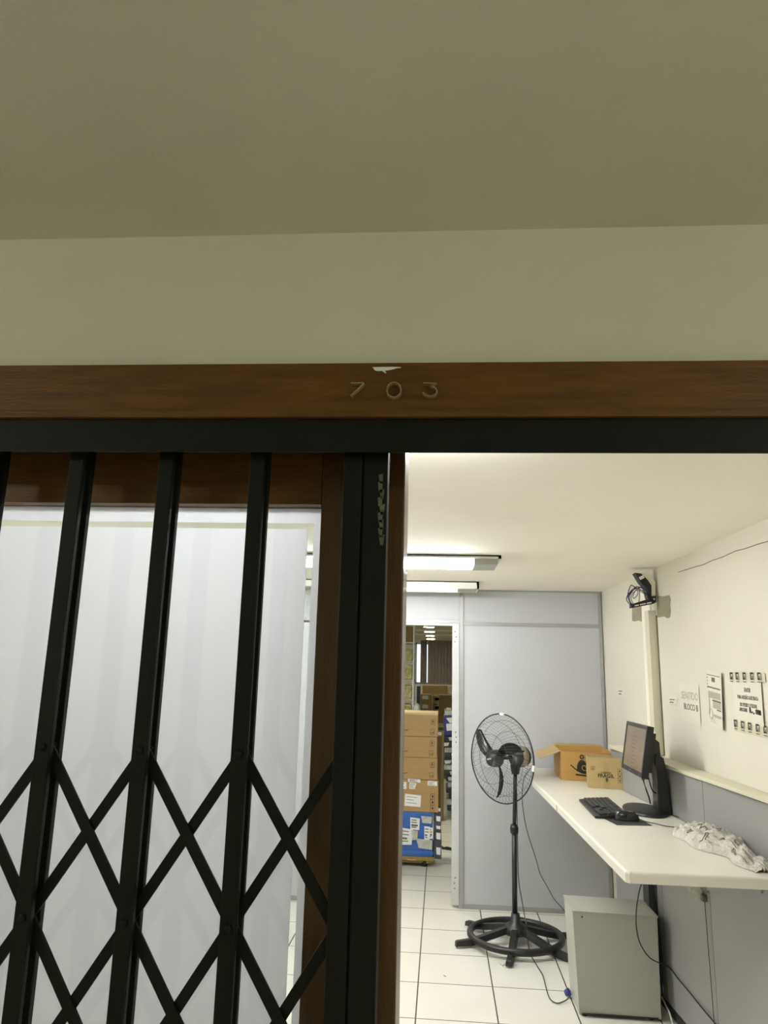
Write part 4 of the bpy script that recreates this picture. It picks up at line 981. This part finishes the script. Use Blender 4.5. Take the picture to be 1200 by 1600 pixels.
g = G(); g.box(xa-.03, xb, YR-.01, YR+.42, z+.001, Ht-.09, bev=.02); g.out('body', M['plug'], bb)
g = G()
for q in (((697, 1122), (707, 1121), (709, 1128), (703, 1130)), ((697, 1131), (709, 1130), (709, 1141), (698, 1142))): g.poly([ry(x, y, YR-.012) for x, y in q], (0, .004, 0))
g.out('white_bag', M['paperw'], bb)
g = G(); g.box(xa-.02, xb, YR, YR+.4, Ht-.088, Ht-.03, bev=.006); g.box(xa, xa+.06, YR-.01, YR+.1, Ht-.028, Ht+.0, bev=.006); g.out('lid', M['wrap'], bb)
# tall wire shelf with yellow green wrapped goods at the left
YL = 9.4
sh = thing('storage_rack', 'tall metal rack packed with yellow green wrapped goods, left inside the store room', 'rack', (-.62, YL+.25, 0))
xr_ = py(647, 1050, YL).x
g = G()
for x in (xr_-.02, -.95):
    for y in (YL, YL+.46): g.box(x, x+.02, y, y+.02, 0, 2.21)
g.out('uprights', M['alul'], sh)
rs = random.Random(5); zz = .1; shn = 0
ORD = ['lowest', 'second lowest', 'third lowest', 'fourth lowest', 'middle', 'fourth highest', 'third highest', 'second highest', 'highest']
while zz < 2.1:
    pkn = 0
    G().box(-.95, xr_, YL+.005, YL+.47, zz, zz+.014).out('rack_shelf', M['alu'], sh)
    x = xr_-.93-.004
    x = -.93; nx_ = 6; wall_w = (xr_-.022+.93)/nx_
    while pkn < nx_:
        wv = wall_w-.004; hh = rs.uniform(.12, .20)
        tag(G().box(x+.003, x+wv, YL+.015, YL+.4, zz+.015, zz+.015+hh, bev=.012).out('wrapped_goods', M[rs.choice(('shelfg', 'shelfg', 'shelfg', 'cardd'))], None, org=(x+wv/2, YL+.2, zz+.015)), 'yellowish wrapped pack on the %s rack shelf, %s' % (ORD[shn], ('at its far left end', 'second from its left end', 'third from its left end', 'third from its right end', 'second from its right end', 'at its right end')[pkn]), 'package', 'wrapped packs on the tall rack')
        x += wv+.004; pkn += 1
    zz += .235; shn += 1
# crumpled translucent bag beside rack, standing on a carton
q = py(651, 1120, YL-.2)
tag(G().box(q.x-.06, q.x+.07, YL-.28, YL-.06, .001, q.z-.005, bev=.006).out('cardboard_box', M['cardd'], None, org=(q.x, YL-.2, 0)), 'tall dull carton under the pale plastic sack beside the rack', 'box')
q = py(651, 1107, YL-.2)
def blob(u, v):
    a_, ph = 2*PI*u, PI*(v-.5); r = 1+.12*math.sin(5*a_+3*ph)+.08*math.sin(9*a_)
    return q+Vector((.045*r*math.cos(ph)*math.cos(a_), .06*math.cos(ph)*math.sin(a_)*r, .075*math.sin(ph)-.008))
tag(G().grid(blob, 20, 10, wrap=True).out('plastic_sack', M['wrap'], None, org=tuple(q)), 'pale crumpled plastic sack beside the rack, above the box stack', 'bag')
# cartons at the back under the window
YK2 = 12.0
def stack(px0, px1, yt, Y, mm, n, lab, labels=False, gp='cartons stacked under the store room window', dep=.45):
    x0, x1 = py(px0, 1090, Y).x, py(px1, 1090, Y).x; H_ = py((px0+px1)/2, yt, Y).z; h = H_/n
    for k in range(n):
        o = G().box(x0, x1-.004, Y, Y+dep, k*h+.001, (k+1)*h-.001, bev=.006).out('cardboard_box', M[mm], None, org=((x0+x1)/2, Y+dep/2, k*h))
        tag(o, lab + ', ' + (['topmost', 'second from top', 'third from top', 'fourth from top', 'fifth from top', 'sixth from top', 'third from floor', 'second from floor', 'on the floor'] if n == 9 else ['topmost', 'second from top', 'third from top', 'on the floor'] if n == 4 else ['topmost', 'middle one', 'on the floor'])[n-1-k], 'box', gp)
        if labels and k > n-6:
            G().box(x0+.03, x0+.12, Y-.003, Y, k*h+h*.45, k*h+h*.85).out('label', M['inkl'], o); G().box(x0+.13, x1-.05, Y-.003, Y, k*h+h*.4, k*h+h*.8).out('label', M['inkl'], o)
stack(657, 674, 1085, YK2, 'cardd', 9, 'dark labelled carton in the left column under the curtain', True, 'cartons of the labelled left column under the window')
stack(676.5, 684, 1087, YK2+.1, 'cardd', 9, 'narrow carton in the middle column under the curtain', True, 'cartons of the narrow middle column under the window')
stack(686, 712, 1086, YK2-.2, 'cardd', 4, 'large dull carton in the right column under the curtain', False, 'cartons of the right column under the window')
stack(660, 700, 1071, 13.2, 'card', 4, 'wide carton in the rear column under the curtain', False, 'cartons of the wide rear column under the window')
stack(701, 712, 1072, 13.0, 'wrap', 3, 'pale wrapped package at the rear right under the curtain', False, 'pale packages at the rear right')
stack(651, 656.5, 1072, 12.6, 'dkgrey', 4, 'grey package in the column between rack and cartons', False, 'grey packages between rack and cartons')
for k, (px_, y_, Y_) in enumerate(((687, 1136, 8.2), (688, 1142, 8.1), (687, 1156, 8.0))):
    q = py(px_, y_, Y_)
o = tag(G().box(py(684, 1140, 8.6).x, py(694, 1140, 8.6).x, 8.6, 9.0, 0.001, py(690, 1134, 8.6).z, bev=.01).out('cardboard_box', M['cardd'], None, org=(0, 8.8, 0)), 'tall dull carton between the box stack and the parcel pile', 'box')
G().box(py(685.5, 1146, 8.59).x, py(690, 1146, 8.59).x, 8.592, 8.6, py(688, 1149, 8.59).z, py(688, 1144.5, 8.59).z).out('label', M['paperw'], o)
G().box(py(684.5, 1138, 8.59).x, py(693.5, 1138, 8.59).x, 8.59, 8.6, py(688, 1141, 8.59).z, py(688, 1136.5, 8.59).z).out('strap', M['black'], o)
pth = [pz(689, 1322, .01), pz(696, 1326, .008), pz(703, 1327, .008), pz(712, 1331, .008)]
tag(G().tube(smooth_path(pth, 6), .008, 7).tube(smooth_path([pz(691, 1326, .01), pz(699, 1324, .01), pz(711, 1328, .01)], 6), .007, 7).out('floor_cable', M['black'], None, org=tuple(pth[1])), 'black cables lying on the tiles right of the blue crate', 'cable')
# curtain
cu = thing('curtain', 'brown pleated curtain over the store room window with a bright gap at its left', 'curtain', (.6, 15.9, WZ0))
zt2, zb2 = py(680, 1001, 15.9).z, py(680, 1068, 15.9).z
def cloth(x0, x1, n):
    def f(u, v):
        x = x0+(x1-x0)*u; return Vector((x, 15.9+.035*math.sin(2*PI*n*u)+.01*math.sin(31*u+4*v), zt2+(zb2-zt2)*v))
    return f
xa_ = py(657, 1030, 15.9).x; xb_ = py(667, 1030, 15.9).x; xc_ = py(668.5, 1030, 15.9).x
g = G(); g.grid(cloth(xa_, xb_, 3), 36, 3); g.out('curtain_panel', M['curtain'], cu)
g = G(); g.grid(cloth(xc_, 1.62, 26), 260, 3); g.out('curtain_panel', M['curtain'], cu)
G().tube([(-.5, 15.88, zt2+.012), (1.7, 15.88, zt2+.012)], .012, 8).out('curtain_rail', M['white'], cu)

for o in bpy.data.objects:
    if '_o' in o: del o['_o']
